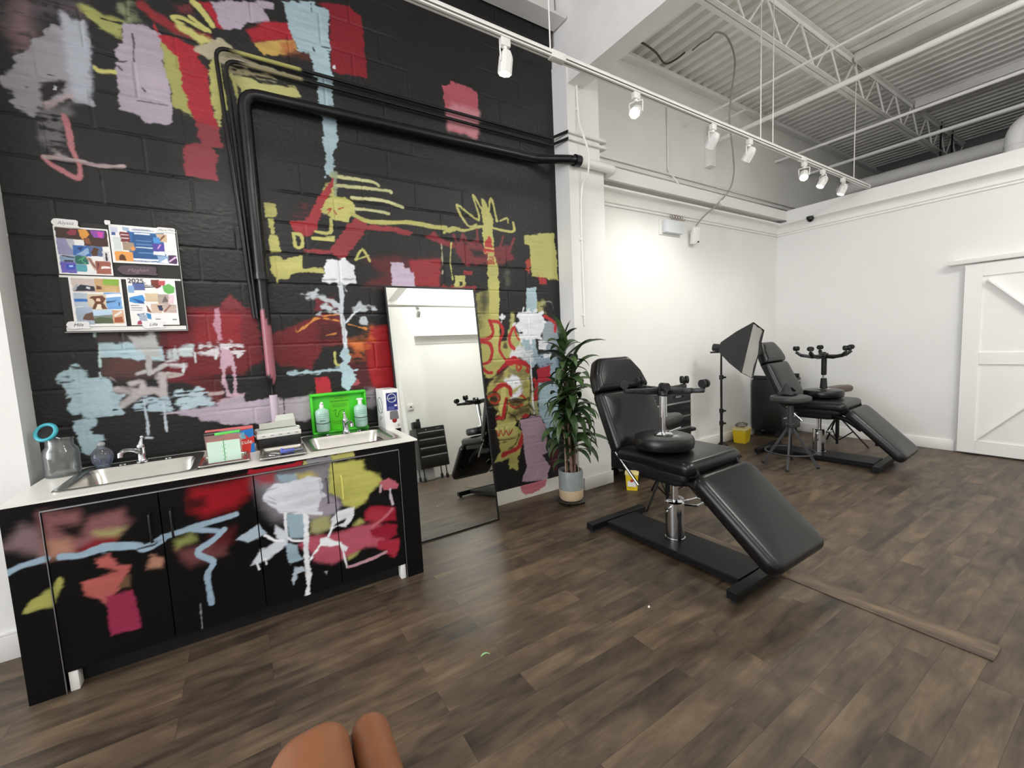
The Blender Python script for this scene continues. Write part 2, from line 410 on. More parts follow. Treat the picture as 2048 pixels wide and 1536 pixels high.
# ------------------------------------------------------------------ room shell
X0, X1, Y0, Y1, ZD = -7.0, 11.0, -2.35, 3.27, 4.60
struct(MB().span((X0 - .1, Y0 - .1, -.06), (X1 + .1, 3.6, 0)).build('floor', M_floor))
b = MB(); pts = []; x = X0 - .1; pitch = 0.1525
while x < X1 + .1:
    pts += [(x, ZD), (x + .070, ZD), (x + .090, ZD + .055), (x + .1325, ZD + .055)]; x += pitch
pts.append((x, ZD))
lo = [b.bm.verts.new((p, Y0 - .1, z)) for p, z in pts]; hi = [b.bm.verts.new((p, 3.6, z)) for p, z in pts]
for k in range(len(pts) - 1): b.bm.faces.new((lo[k], lo[k + 1], hi[k + 1], hi[k]))
lo2 = [b.bm.verts.new((p, Y0 - .1, ZD + .2)) for p in (pts[0][0], pts[-1][0])]; hi2 = [b.bm.verts.new((p, 3.6, ZD + .2)) for p in (pts[0][0], pts[-1][0])]
b.bm.faces.new((lo2[0], lo2[1], hi2[1], hi2[0]))
struct(b.build('ceiling', M_deck, smooth=0))
WALL_ART = [
((94,82,87),[-0.845,3.279,-0.545,3.389,-0.552,3.318,-0.615,3.271,-0.644,3.303,-0.734,3.271,-0.743,3.129,-0.798,3.062,-0.827,3.126,-0.859,3.147],0,0.06,0.8,0.35),
((140,108,116),[-0.793,3.282,-0.756,3.296,-0.752,3.101,-0.804,3.06,-0.825,3.143],0,0.05,0.7,0.35),
((157,155,163),[-0.664,3.229,-0.64,3.221,-0.627,3.308,-0.608,3.307,-0.595,3.278,-0.541,3.296,-0.533,3.179,-0.559,2.862,-0.625,2.863,-0.642,2.88,-0.739,2.813,-0.794,2.751,-0.873,2.796,-0.846,2.828,-0.888,2.882,-0.884,2.915,-0.812,3.042,-0.749,3.127],0,0.006,1,0.16),
((181,188,200),[-0.627,3.308,-0.595,3.278,-0.541,3.296,-0.533,3.179,-0.561,2.866,-0.617,2.869,-0.635,2.951,-0.639,3.103],0,0.02,0.8,0.1),
((28,21,25),[-0.749,2.92,-0.653,2.963,-0.655,2.911,-0.744,2.82,-0.752,2.835],0,0.01,1.0,0.0),
((200,200,205),[-0.701,2.933,-0.682,2.93,-0.688,2.902,-0.701,2.903],0,0.004,1.0,0.0),
((184,164,168),[-0.744,2.82,-0.62,2.912,-0.615,2.887,-0.741,2.787],0,0.01,0.9,0.1),
((118,114,118),[-0.762,2.74,-0.746,2.803,-0.632,2.857,-0.643,2.811,-0.67,2.736,-0.671,2.666,-0.687,2.576,-0.718,2.587,-0.781,2.643],0,0.03,0.8,0.42),
((180,116,121),[-0.672,2.778,-0.661,2.703,-0.66,2.616,-0.643,2.549,-0.639,2.496,-0.649,2.464,-0.665,2.465,-0.744,2.513,-0.773,2.547],0.022,0.004,1.0,0.0),
((179,160,160),[-0.772,2.551,-0.676,2.556,-0.569,2.544,-0.455,2.56],0.02,0.004,1,0.1),
((161,152,154),[-0.737,2.583,-0.711,2.588,-0.669,2.553,-0.689,2.549],0,0.01,1.0,0.0),
((159,162,94),[-0.546,3.371,-0.5,3.371,-0.37,3.346,-0.388,3.243,-0.469,3.269,-0.538,3.323],0,0.01,1,0.25),
((143,156,117),[-0.391,3.427,-0.338,3.455,-0.328,3.405,-0.302,3.379,-0.363,3.349,-0.387,3.393],0,0.02,0.8,0.3),
((191,188,112),[-0.524,3.064,-0.505,3.053,-0.426,3.066],0.02,0.004,1.0,0.0),
((174,163,176),[-0.374,3.34,-0.296,3.363,-0.223,3.332,-0.218,3.269,-0.206,3.068,-0.201,2.918,-0.211,2.849,-0.24,2.833,-0.333,2.826,-0.353,2.854,-0.442,2.869,-0.432,2.934,-0.435,3.05,-0.42,3.206,-0.395,3.24],0,0.005,1,0.06),
((38,34,38),[-0.347,3.292,-0.344,3.248,-0.354,3.146],0.007,0.004,1.0,0.0),
((38,34,38),[-0.421,3.126,-0.384,3.137],0.007,0.004,1.0,0.0),
((38,34,38),[-0.423,3.098,-0.41,3.084],0.007,0.004,1.0,0.0),
((38,34,38),[-0.36,2.935,-0.222,2.941],0.007,0.004,1.0,0.0),
((38,34,38),[-0.33,3.007,-0.32,2.995],0.007,0.004,1.0,0.0),
((165,165,94),[-0.221,3.278,-0.173,3.293,-0.145,3.255,-0.123,3.148,-0.119,3.015,-0.098,2.894,-0.129,2.916,-0.199,2.938,-0.202,3.069],0,0.006,1,0.1),
((135,37,43),[-0.287,3.456,-0.237,3.428,-0.163,3.398,-0.084,3.387,0.007,3.393],0.05,0.012,1,0.25),
((165,29,46),[-0.251,3.441,-0.223,3.332,-0.129,3.335,-0.019,3.294,-0.055,3.263,-0.007,3.2,-0.01,3.122,-0.005,2.985,0.019,2.871,-0.092,2.871,-0.126,2.946,-0.136,3.049,-0.14,3.143,-0.148,3.226,-0.205,3.283,-0.243,3.362],0,0.006,1,0.03),
((159,60,69),[-0.092,2.871,0.015,2.876,0.021,2.746,-0.028,2.742,-0.011,2.73,-0.015,2.547,-0.175,2.556,-0.169,2.743,-0.085,2.765],0,0.006,0.78,0.08),
((191,188,112),[0.013,3.274,0.057,3.288,0.053,3.149,0.057,3.0,0.037,2.875,0.018,2.866,0.005,2.958,-0.013,3.081],0,0.006,1,0.1),
((191,188,112),[0.051,3.266,0.059,3.121,0.069,2.993],0.016,0.004,1.0,0.0),
((191,188,112),[0.112,3.215,0.13,3.119,0.136,3.04],0.016,0.004,1.0,0.0),
((189,187,121),[0.102,3.202,0.247,3.202,0.484,3.224,0.506,3.176,0.478,3.153,0.289,3.136,0.165,3.114,0.125,3.168],0,0.006,1,0.05),
((180,171,145),[-0.052,3.293,0.033,3.397,0.11,3.392,0.167,3.331,0.257,3.317,0.411,3.316,0.41,3.305,0.254,3.275,0.029,3.26],0,0.008,1,0.22),
((160,152,118),[0.045,3.255,0.253,3.265,0.426,3.251,0.415,3.237,0.067,3.212],0,0.01,1,0.35),
((191,188,112),[-0.151,3.444,-0.11,3.458,0.002,3.43],0.02,0.004,1.0,0.0),
((191,188,112),[-0.068,3.478,0.019,3.431],0.02,0.004,1.0,0.0),
((191,188,112),[-0.043,3.571,-0.005,3.538,0.043,3.468],0.035,0.004,1.0,0.0),
((191,188,112),[-0.144,3.433,-0.074,3.409,0.022,3.374,-0.023,3.345,-0.124,3.388],0,0.01,1,0.2),
((165,29,46),[-0.017,3.58,0.043,3.602,0.064,3.552,0.099,3.467,0.065,3.465,0.02,3.537],0,0.008,1.0,0.0),
((109,40,45),[-0.128,3.522,-0.06,3.555,-0.057,3.51,-0.108,3.482],0,0.02,0.9,0.2),
((175,164,178),[0.043,3.602,0.388,3.728,0.389,3.677,0.325,3.665,0.348,3.596,0.222,3.538,0.181,3.495,0.099,3.462,0.07,3.525],0,0.006,1,0.08),
((165,29,46),[0.218,3.502,0.338,3.588,0.468,3.632,0.49,3.535,0.249,3.437],0,0.012,1.0,0.0),
((201,166,89),[0.249,3.437,0.49,3.529,0.514,3.457,0.359,3.394,0.3,3.376],0,0.006,1.0,0.0),
((175,106,64),[0.406,3.487,0.49,3.529,0.504,3.454,0.41,3.415],0,0.02,0.9,0.0),
((91,44,31),[0.412,3.436,0.584,3.49,0.581,3.445,0.46,3.42],0,0.02,0.8,0.2),
((134,23,38),[0.641,3.82,0.854,3.875,0.948,3.825,0.959,3.421,0.759,3.393,0.715,3.409,0.722,3.632,0.731,3.798],0,0.006,1,0.03),
((169,194,203),[0.441,3.747,0.646,3.822,0.645,3.8,0.725,3.796,0.716,3.618,0.71,3.473,0.715,3.33,0.707,3.16,0.612,3.142,0.623,3.338,0.596,3.336,0.586,3.48,0.508,3.466,0.476,3.572],0,0.005,1,0.04),
((29,29,30),[0.715,3.613,0.732,3.607],0.006,0.004,1.0,0.0),
((29,29,30),[0.697,3.525,0.725,3.522],0.006,0.004,1.0,0.0),
((29,29,30),[0.618,3.801,0.616,3.747],0.006,0.004,1.0,0.0),
((29,29,30),[0.605,3.518,0.612,3.498],0.006,0.004,1.0,0.0),
((29,29,30),[0.661,3.541,0.716,3.547],0.006,0.004,1.0,0.0),
((169,194,203),[0.618,3.083,0.724,3.096,0.713,2.889,0.68,2.837,0.676,2.709,0.612,2.676,0.627,2.86],0,0.006,1,0.12),
((228,230,235),[0.729,3.44,0.741,3.444,0.738,3.415,0.727,3.418],0,0.002,1.0,0.0),
((183,89,102),[1.544,3.533,1.627,3.555,1.628,3.581,1.868,3.567,1.874,3.406,1.844,3.182,1.726,3.197,1.581,3.199,1.568,3.346,1.56,3.447],0,0.005,1,0.05),
((206,145,153),[1.648,3.417,1.874,3.406,1.864,3.241,1.836,3.18,1.726,3.197,1.581,3.199,1.567,3.333],0,0.03,0.8,0.15),
((201,201,148),[0.657,2.689,0.796,2.694,0.94,2.694,0.982,2.676],0.02,0.004,1.0,0.0),
((201,201,148),[0.675,2.629,0.732,2.632,1.037,2.648,1.075,2.635],0.02,0.004,1.0,0.0),
((201,201,148),[0.785,2.557,1.006,2.569,1.16,2.54],0.02,0.004,1.0,0.0),
((201,201,148),[0.779,2.485,0.9,2.488,1.044,2.481],0.02,0.004,1.0,0.0),
((153,165,136),[0.659,2.707,0.693,2.712,0.688,2.549,0.657,2.545],0,0.006,0.9,0.15),
((191,188,112),[0.583,2.591,0.665,2.65,0.668,2.546,0.602,2.56],0,0.01,0.9,0.25),
((191,188,112),[0.557,2.536,0.738,2.556,0.805,2.518,0.79,2.468,0.747,2.38,0.656,2.393,0.57,2.429],0,0.005,1,0.08),
((171,42,42),[0.61,2.452,0.634,2.466,0.614,2.429],0.008,0.004,1.0,0.0),
((171,42,42),[0.655,2.452,0.67,2.43],0.008,0.004,1.0,0.0),
((171,42,42),[0.685,2.467,0.721,2.483],0.008,0.004,1.0,0.0),
((85,23,28),[0.378,2.417,0.467,2.484,0.551,2.473,0.513,2.4,0.394,2.363],0,0.02,0.8,0.5),
((160,47,55),[0.662,2.678,0.673,2.669,0.636,2.565,0.572,2.453,0.532,2.299,0.474,2.259,0.386,2.273,0.372,2.35,0.435,2.357,0.49,2.386,0.543,2.506],0,0.005,1,0.03),
((191,188,112),[0.222,2.451,0.291,2.455,0.292,2.363,0.223,2.355],0,0.004,1.0,0.0),
((191,188,112),[0.238,2.356,0.263,2.359,0.268,2.25,0.243,2.248],0,0.004,1.0,0.0),
((191,188,112),[0.235,2.247,0.287,2.241,0.3,2.14,0.233,2.138],0,0.004,1.0,0.0),
((191,188,112),[0.381,2.267,0.427,2.26,0.426,2.186,0.389,2.183,0.381,2.267],0.018,0.004,1.0,0.0),
((191,188,112),[0.628,2.39,0.614,2.295,0.521,2.295],0.02,0.004,1.0,0.0),
((191,188,112),[0.491,2.26,0.64,2.268,0.64,2.237,0.494,2.235],0,0.004,1.0,0.0),
((149,53,60),[0.811,2.435,0.891,2.371,0.704,2.125,0.657,2.122,0.598,2.165,0.696,2.315],0,0.005,1,0.03),
((149,53,60),[0.879,2.382,1.083,2.385,1.222,2.361,1.2,2.333,1.041,2.35,0.876,2.339],0,0.005,1,0.03),
((145,51,58),[0.435,2.17,0.616,2.172,0.614,2.154,0.433,2.147],0,0.005,1.0,0.0),
((191,188,112),[0.776,2.443,0.918,2.405,1.22,2.432,1.403,2.419,1.507,2.423],0.03,0.004,1.0,0.0),
((191,188,112),[1.792,2.478,1.71,2.461,1.618,2.619,1.819,2.519,1.774,2.716,1.897,2.564,1.948,2.719,1.997,2.532],0.02,0.004,1.0,0.0),
((191,188,112),[1.489,2.384,1.568,2.43,1.676,2.42,1.874,2.473,2.152,2.453,2.166,2.536],0.022,0.004,1.0,0.0),
((191,188,112),[2.032,2.536,2.105,2.566,2.111,2.53],0.014,0.004,1.0,0.0),
((191,188,112),[1.49,2.395,1.553,2.435,1.638,2.437,1.534,2.385],0,0.005,1.0,0.0),
((135,41,48),[1.326,2.339,1.4,2.376,1.462,2.322,1.57,2.307,1.588,2.265,1.46,2.279],0,0.008,1,0.08),
((122,43,49),[1.584,2.308,1.816,2.341,1.858,2.293,2.127,2.328,2.161,2.209,1.958,2.157,1.658,2.139,1.593,2.235],0,0.015,1,0.2),
((127,46,52),[2.167,2.398,2.107,2.273],0.022,0.006,0.9,0.1),
((127,46,52),[2.051,2.401,2.013,2.306],0.022,0.006,0.9,0.1),
((127,46,52),[1.793,2.44,1.801,2.34],0.022,0.006,0.9,0.1),
((127,46,52),[1.574,2.369,1.618,2.299,1.66,2.389],0.022,0.006,0.9,0.1),
((127,46,52),[1.666,2.378,1.712,2.313,1.787,2.351],0.022,0.006,0.9,0.1),
((27,12,14),[1.709,2.269,1.842,2.266,1.869,2.216,1.764,2.209],0,0.02,1.0,0.0),
((191,188,112),[1.856,2.701,1.883,2.692,1.957,2.535,1.947,2.248,1.855,2.241,1.849,2.51],0,0.004,1,0.05),
((180,52,47),[1.86,2.319,1.918,2.408,1.94,2.339,1.951,2.248,1.856,2.254],0,0.005,1,0.12),
((215,181,112),[1.866,2.294,1.95,2.287],0.012,0.004,1.0,0.0),
((215,181,112),[1.871,2.255,1.948,2.255],0.012,0.004,1.0,0.0),
((191,188,112),[1.886,2.243,1.94,2.247,1.989,2.152,1.959,1.515,1.857,1.518],0,0.004,1,0.05),
((171,51,47),[1.885,2.23,1.947,2.235,1.945,2.156,1.88,2.152],0,0.006,0.8,0.3),
((86,27,32),[0.842,2.134,1.109,2.17,1.132,2.148,1.44,2.181,1.412,1.935,1.02,1.929,0.827,1.943,0.981,2.03],0,0.03,1,0.12),
((149,42,50),[1.18,2.14,1.439,2.168,1.417,1.947,1.209,1.941],0,0.012,1,0.06),
((194,177,198),[1.032,2.119,1.13,2.121,1.133,2.078,1.176,2.081,1.18,2.052,1.211,2.053,1.211,1.923,1.025,1.917],0,0.004,1.0,0.0),
((191,188,112),[1.549,2.305,1.53,2.156,1.54,2.008],0.01,0.004,1.0,0.0),
((191,188,112),[1.56,2.046,1.659,2.044,1.653,1.951,1.544,1.95,1.563,1.983],0,0.004,1.0,0.0),
((19,19,19),[1.603,1.998,1.627,1.999,1.625,1.966,1.601,1.965],0,0.003,1.0,0.0),
((149,42,48),[1.64,2.087,1.734,2.092,1.725,2.054,1.641,2.05],0,0.005,1.0,0.0),
((180,176,146),[1.461,2.298,1.455,2.053],0.006,0.003,0.8,0.2),
((144,42,48),[1.438,1.952,1.748,1.958,1.747,1.932,1.436,1.93],0,0.01,0.9,0.2),
((86,95,77),[2.058,2.109,2.106,2.112,2.099,1.976,2.05,1.975],0,0.03,0.7,0.2),
((189,186,112),[2.279,2.436,2.631,2.491,2.66,2.05,2.348,2.069,2.329,2.358,2.278,2.368],0,0.006,1,0.06),
((181,70,53),[2.287,2.204,2.339,2.221,2.319,2.095,2.296,2.122],0,0.012,0.9,0.25),
((162,47,51),[2.419,2.065,2.518,2.062,2.515,2.005,2.425,2.008],0,0.004,1.0,0.0),
((191,188,112),[0.223,2.103,0.291,2.112,0.303,2.093,0.421,2.122,0.424,2.039,0.554,2.047,0.554,2.015,0.427,2.014,0.345,2.0,0.329,1.966,0.261,1.97,0.232,2.004],0,0.004,1.0,0.0),
((191,188,112),[0.261,1.975,0.258,1.945],0.01,0.004,1.0,0.0),
((108,33,42),[0.475,1.838,0.597,1.856,0.61,1.765,0.478,1.753],0,0.01,1,0.1),
((110,29,36),[0.192,1.591,0.306,1.639,0.394,1.68,0.526,1.732,0.647,1.71,0.647,1.512,0.507,1.496,0.415,1.35,0.228,1.384,0.18,1.448],0,0.012,1,0.06),
((54,18,20),[0.471,1.668,0.605,1.699,0.651,1.622,0.633,1.523,0.479,1.529],0,0.04,0.8,0.3),
((207,135,66),[0.341,1.675,0.345,1.607,0.391,1.638,0.483,1.7,0.628,1.732],0.008,0.003,1,0.3),
((207,135,66),[0.523,1.7,0.624,1.678],0.008,0.003,1,0.3),
((207,135,66),[0.685,1.655,0.813,1.619],0.008,0.003,1,0.3),
((207,135,66),[0.534,1.581,0.596,1.591],0.008,0.003,1,0.3),
((211,116,61),[0.677,1.544,0.795,1.531,0.78,1.473,0.714,1.475,0.673,1.505],0,0.03,1,0.15),
((187,88,46),[0.714,1.475,0.78,1.473,0.785,1.392,0.687,1.398],0,0.04,0.8,0.4),
((81,28,34),[0.652,1.367,0.841,1.389,0.823,1.159,0.658,1.175],0,0.04,0.9,0.2),
((156,27,34),[0.848,1.63,0.97,1.645,0.998,1.142,0.824,1.176,0.803,1.334,0.793,1.495],0,0.02,1,0.02),
((210,116,48),[0.797,1.551,0.859,1.629,0.849,1.504,0.788,1.438],0,0.05,0.7,0.4),
((191,188,112),[0.58,1.46,0.581,1.371,0.631,1.37],0.016,0.004,1.0,0.0),
((191,188,112),[0.66,1.467,0.682,1.41],0.01,0.004,1.0,0.0),
((228,232,237),[0.548,2.062,0.586,2.101,0.701,2.12,0.761,2.074,0.761,1.976,0.773,1.946,0.719,1.952,0.685,1.924,0.656,1.955,0.583,1.942,0.535,1.961,0.559,2.01],0,0.005,1,0.08),
((152,157,161),[0.545,1.967,0.754,1.984],0.008,0.004,0.8,0.2),
((152,157,161),[0.667,1.95,0.693,1.891],0.008,0.004,0.8,0.2),
((206,212,219),[0.651,1.95,0.66,1.863,0.646,1.754,0.653,1.644,0.657,1.495],0.028,0.005,1,0.12),
((186,194,200),[0.4,1.868,0.489,1.886,0.574,1.829,0.637,1.781,0.611,1.773,0.534,1.826,0.437,1.848],0,0.008,1,0.22),
((186,194,200),[0.51,1.785,0.552,1.807,0.566,1.762,0.518,1.754],0,0.008,1,0.22),
((186,194,200),[0.705,1.765,0.778,1.81,0.837,1.777,0.903,1.764,0.756,1.73],0,0.008,1,0.22),
((186,194,200),[0.745,1.726,0.809,1.709,0.834,1.624,0.794,1.653],0,0.008,1,0.22),
((186,194,200),[0.47,1.722,0.498,1.753,0.548,1.751,0.652,1.767,0.65,1.748,0.526,1.732],0,0.008,1,0.22),
((201,208,213),[0.67,1.666,0.734,1.732,0.78,1.766],0.012,0.004,1.0,0.0),
((191,188,112),[0.775,2.121,0.83,2.198,0.876,2.12],0.016,0.004,1.0,0.0),
((191,188,112),[0.775,2.121,0.871,2.159],0.014,0.004,1.0,0.0),
((169,194,203),[0.64,1.49,0.671,1.477,0.682,1.41,0.662,1.355,0.71,1.284,0.707,1.238,0.646,1.162,0.608,1.213,0.62,1.302,0.603,1.348,0.638,1.39,0.61,1.436],0,0.005,1,0.03),
((169,194,203),[0.27,1.334,0.346,1.339,0.434,1.338,0.618,1.341,0.746,1.326,0.723,1.308,0.432,1.316,0.278,1.317],0,0.005,1,0.08),
((173,79,88),[0.677,1.207,0.718,1.243,0.738,1.224,0.704,1.207],0,0.006,1.0,0.0),
((180,43,56),[0.434,1.278,0.53,1.281,0.538,1.164,0.429,1.162],0,0.004,1,0.05),
((106,29,36),[-0.383,1.629,-0.233,1.774,-0.082,1.775,-0.017,1.852,0.053,1.776,0.113,1.732,0.138,1.437,0.011,1.347,-0.149,1.351,-0.12,1.2,-0.188,1.225,-0.282,1.319,-0.392,1.329],0,0.012,1,0.05),
((135,32,39),[-0.208,1.757,0.031,1.732,0.013,1.541,-0.226,1.558],0,0.02,0.9,0.04),
((122,45,50),[-0.081,1.783,-0.017,1.852,0.049,1.776,-0.011,1.758],0,0.006,0.8,0.05),
((77,23,26),[-0.266,1.351,-0.106,1.347,-0.105,1.208,-0.263,1.309],0,0.02,0.9,0.0),
((66,55,52),[-0.667,1.635,-0.37,1.628,-0.389,1.361,-0.667,1.383],0,0.01,0.9,0.12),
((92,53,49),[-0.59,1.494,-0.466,1.472,-0.476,1.376,-0.652,1.39],0,0.05,0.8,0.3),
((81,21,28),[-0.37,1.628,-0.383,1.361],0.03,0.004,1.0,0.0),
((169,194,203),[-0.657,1.559,-0.541,1.57,-0.386,1.532,-0.38,1.458,-0.503,1.466,-0.653,1.494],0,0.006,1,0.05),
((179,180,180),[-0.526,1.601,-0.454,1.598,-0.426,1.63,-0.398,1.605,-0.386,1.459,-0.464,1.495,-0.517,1.569],0,0.01,1,0.06),
((180,177,177),[-0.454,1.471,-0.455,1.383],0.026,0.005,1,0.08),
((180,177,177),[-0.443,1.39,-0.383,1.426],0.026,0.005,1,0.08),
((180,177,177),[-0.511,1.387,-0.48,1.396],0.026,0.005,1,0.08),
((182,208,204),[-0.669,1.635,-0.67,1.605],0.009,0.004,1.0,0.0),
((182,208,204),[-0.655,1.559,-0.666,1.437],0.009,0.004,1.0,0.0),
((182,208,204),[-0.672,1.403,-0.67,1.38],0.009,0.004,1.0,0.0),
((182,194,197),[-0.368,1.515,-0.342,1.522,-0.341,1.464,-0.366,1.466],0,0.008,1,0.15),
((182,194,197),[-0.315,1.529,-0.241,1.542,-0.224,1.508,-0.235,1.467,-0.314,1.471],0,0.008,1,0.15),
((182,194,197),[-0.331,1.538,-0.314,1.545,-0.315,1.463,-0.334,1.464],0,0.008,1,0.15),
((205,200,205),[-0.213,1.549,-0.103,1.537,-0.117,1.46,-0.214,1.466],0,0.01,1,0.42),
((205,200,205),[-0.102,1.554,0.028,1.54,0.022,1.466,-0.11,1.468],0,0.01,1,0.42),
((205,200,205),[-0.368,1.45,-0.291,1.437,-0.281,1.403,-0.358,1.416],0,0.01,1,0.42),
((206,215,215),[-0.229,1.492,-0.231,1.433],0.009,0.004,1.0,0.0),
((206,215,215),[-0.119,1.486,-0.125,1.452],0.009,0.004,1.0,0.0),
((206,215,215),[-0.292,1.428,-0.297,1.379],0.009,0.004,1.0,0.0),
((206,215,215),[-0.008,1.472,-0.009,1.454],0.009,0.004,1.0,0.0),
((180,171,167),[-0.372,1.376,-0.305,1.363,-0.364,1.355],0.012,0.005,1,0.2),
((186,135,152),[-0.109,1.766,-0.08,1.769,-0.082,1.673,-0.078,1.561,-0.108,1.563,-0.116,1.673],0,0.005,1,0.03),
((192,161,176),[-0.092,1.502,-0.049,1.5,-0.038,1.464,-0.027,1.376,-0.034,1.2,-0.061,1.203,-0.047,1.325,-0.051,1.4,-0.085,1.389,-0.085,1.311,-0.065,1.203,-0.09,1.206,-0.113,1.352],0,0.005,1,0.04),
((188,161,173),[-0.137,1.185,-0.061,1.21,-0.0,1.219,-0.009,1.16,-0.138,1.163],0,0.006,1,0.08),
((95,40,42),[-0.186,1.251,-0.13,1.245,-0.138,1.159,-0.187,1.165],0,0.01,0.9,0.2),
((174,157,157),[-0.174,1.232,-0.11,1.234],0.016,0.006,1,0.3),
((169,194,203),[-0.827,1.433,-0.745,1.454,-0.743,1.42,-0.706,1.406,-0.72,1.38,-0.63,1.377,-0.619,1.317,-0.594,1.275,-0.603,1.185,-0.813,1.211,-0.817,1.328,-0.834,1.367],0,0.006,1,0.4),
((169,194,203),[-0.749,1.36,-0.632,1.357,-0.642,1.189,-0.76,1.204],0,0.006,1,0.14),
((169,194,203),[-0.779,1.437,-0.737,1.427,-0.719,1.388,-0.764,1.376],0,0.01,1,0.06),
((180,173,173),[-0.591,1.212,-0.511,1.267,-0.46,1.282],0.035,0.01,1,0.12),
((180,173,173),[-0.603,1.3,-0.521,1.284],0.035,0.01,1,0.12),
((180,173,173),[-0.541,1.33,-0.498,1.334,-0.497,1.282],0.035,0.01,1,0.12),
((180,173,173),[-0.497,1.282,-0.441,1.284,-0.407,1.248],0.035,0.01,1,0.12),
((180,173,173),[-0.415,1.363,-0.399,1.362,-0.407,1.24],0.035,0.01,1,0.12),
((142,133,133),[-0.631,1.373,-0.545,1.286],0.007,0.003,0.9,0.2),
((142,133,133),[-0.482,1.312,-0.427,1.36],0.007,0.003,0.9,0.2),
((163,185,196),[-0.53,1.253,-0.374,1.253,-0.38,1.157,-0.532,1.176],0,0.008,1,0.5),
((173,194,203),[-0.349,1.242,-0.31,1.305,-0.294,1.27,-0.205,1.27,-0.165,1.179,-0.209,1.15,-0.357,1.159],0,0.008,1,0.47),
((169,194,203),[-0.816,1.29,-0.594,1.267,-0.604,1.158,-0.742,1.159,-0.801,1.175,-0.813,1.215],0,0.006,1,0.4),
((169,194,203),[-0.748,1.352,-0.627,1.349,-0.645,1.155,-0.764,1.163],0,0.006,1,0.1),
((169,194,203),[-0.806,1.146,-0.765,1.157,-0.71,1.148,-0.705,1.101,-0.738,1.09,-0.724,1.068,-0.691,1.052,-0.681,1.026,-0.711,1.023,-0.703,0.991,-0.759,0.934,-0.785,0.958,-0.798,1.045],0,0.005,1,0.05),
((163,185,196),[-0.533,1.221,-0.372,1.244,-0.38,1.152,-0.534,1.158],0,0.008,1,0.5),
((173,194,203),[-0.349,1.242,-0.161,1.222,-0.208,1.167,-0.35,1.163],0,0.01,1,0.36),
((174,163,176),[-0.43,1.135,-0.278,1.15,-0.153,1.152,0.158,1.17,0.205,1.165,0.19,0.999,-0.121,1.027,-0.155,1.051,-0.238,1.063,-0.255,1.104],0,0.006,1,0.03),
((174,163,176),[-0.144,1.172,-0.001,1.214,0.002,1.16,-0.125,1.14],0,0.006,1.0,0.0),
((186,197,208),[-0.496,1.233,-0.494,1.094,-0.495,1.021],0.012,0.004,1.0,0.0),
((186,197,208),[-0.509,1.003,-0.481,0.998],0.012,0.004,1.0,0.0),
((186,197,208),[-0.41,1.207,-0.412,1.125,-0.408,1.031],0.012,0.004,1.0,0.0),
((180,170,180),[0.122,1.144,0.407,1.173,0.395,0.992,0.299,0.991,0.189,1.04,0.111,1.019],0,0.012,1,0.1),
((161,152,161),[0.753,1.16,0.832,1.159,0.844,1.052,0.769,1.03],0,0.03,1,0.22),
((24,21,23),[0.227,1.156,0.22,1.036],0.006,0.004,1.0,0.0),
((184,180,107),[1.748,1.906,1.883,1.933,1.868,1.673,1.965,1.673,1.969,1.492,2.055,1.489,2.176,1.522,2.216,1.42,2.113,1.2,2.036,1.156,1.797,1.176,1.775,1.273,1.752,1.767],0,0.008,1,0.1),
((38,40,33),[1.787,1.907,1.832,1.978,1.881,1.933,1.866,1.756,1.816,1.721,1.78,1.779],0,0.05,0.85,0.1),
((66,66,54),[1.761,1.906,1.78,1.779,1.811,1.639,1.765,1.546,1.761,1.698],0,0.05,0.6,0.3),
((191,188,112),[1.888,2.003,1.988,2.007,1.95,1.365,1.861,1.376],0,0.004,1,0.04),
((180,178,115),[2.092,1.751,2.143,1.751,2.134,1.572,2.082,1.574],0,0.012,1,0.15),
((180,178,115),[2.061,1.586,2.176,1.534,2.182,1.372,2.048,1.354],0,0.012,1,0.15),
((24,23,19),[2.004,1.472,2.047,1.47,2.044,1.415,2.0,1.417],0,0.01,0.8,0.0),
((169,194,203),[2.283,1.969,2.392,1.972,2.391,1.739,2.263,1.739],0,0.006,1,0.06),
((175,172,111),[2.386,1.846,2.481,1.847,2.475,1.719,2.403,1.732],0,0.02,0.8,0.3),
((161,161,153),[2.457,1.834,2.555,1.842,2.585,1.784],0.012,0.006,0.6,0.4),
((143,154,162),[2.44,1.668,2.604,1.654,2.66,1.514,2.655,1.401,2.531,1.354,2.434,1.398],0,0.012,1,0.12),
((169,194,203),[2.198,1.515,2.352,1.51,2.384,1.284,2.314,1.23,2.207,1.263],0,0.008,1,0.06),
((154,172,188),[2.32,1.339,2.597,1.337,2.655,1.106,2.585,1.085,2.378,1.232],0,0.02,1,0.2),
((169,194,203),[2.37,1.077,2.525,1.063,2.655,1.106,2.632,0.618,2.539,0.481,2.429,0.647,2.363,0.789],0,0.01,1,0.15),
((180,47,47),[2.474,1.707,2.595,1.641,2.599,1.562],0.03,0.006,1,0.15),
((228,230,235),[2.18,1.739,2.294,1.745,2.404,1.739,2.466,1.694,2.464,1.604,2.408,1.502,2.312,1.49,2.19,1.506,2.17,1.559,2.129,1.622,2.183,1.658],0,0.008,1,0.08),
((29,29,30),[2.186,1.571,2.216,1.564,2.215,1.543,2.192,1.544],0,0.004,1.0,0.0),
((228,230,235),[2.387,1.477,2.508,1.462,2.47,1.394,2.389,1.397],0,0.005,1.0,0.0),
((228,230,235),[2.049,1.372,2.172,1.45,2.245,1.394,2.339,1.415,2.316,1.275,2.166,1.341,2.045,1.314],0,0.012,1,0.3),
((228,230,235),[2.44,1.346,2.539,1.35,2.532,1.305,2.454,1.307],0,0.006,1.0,0.0),
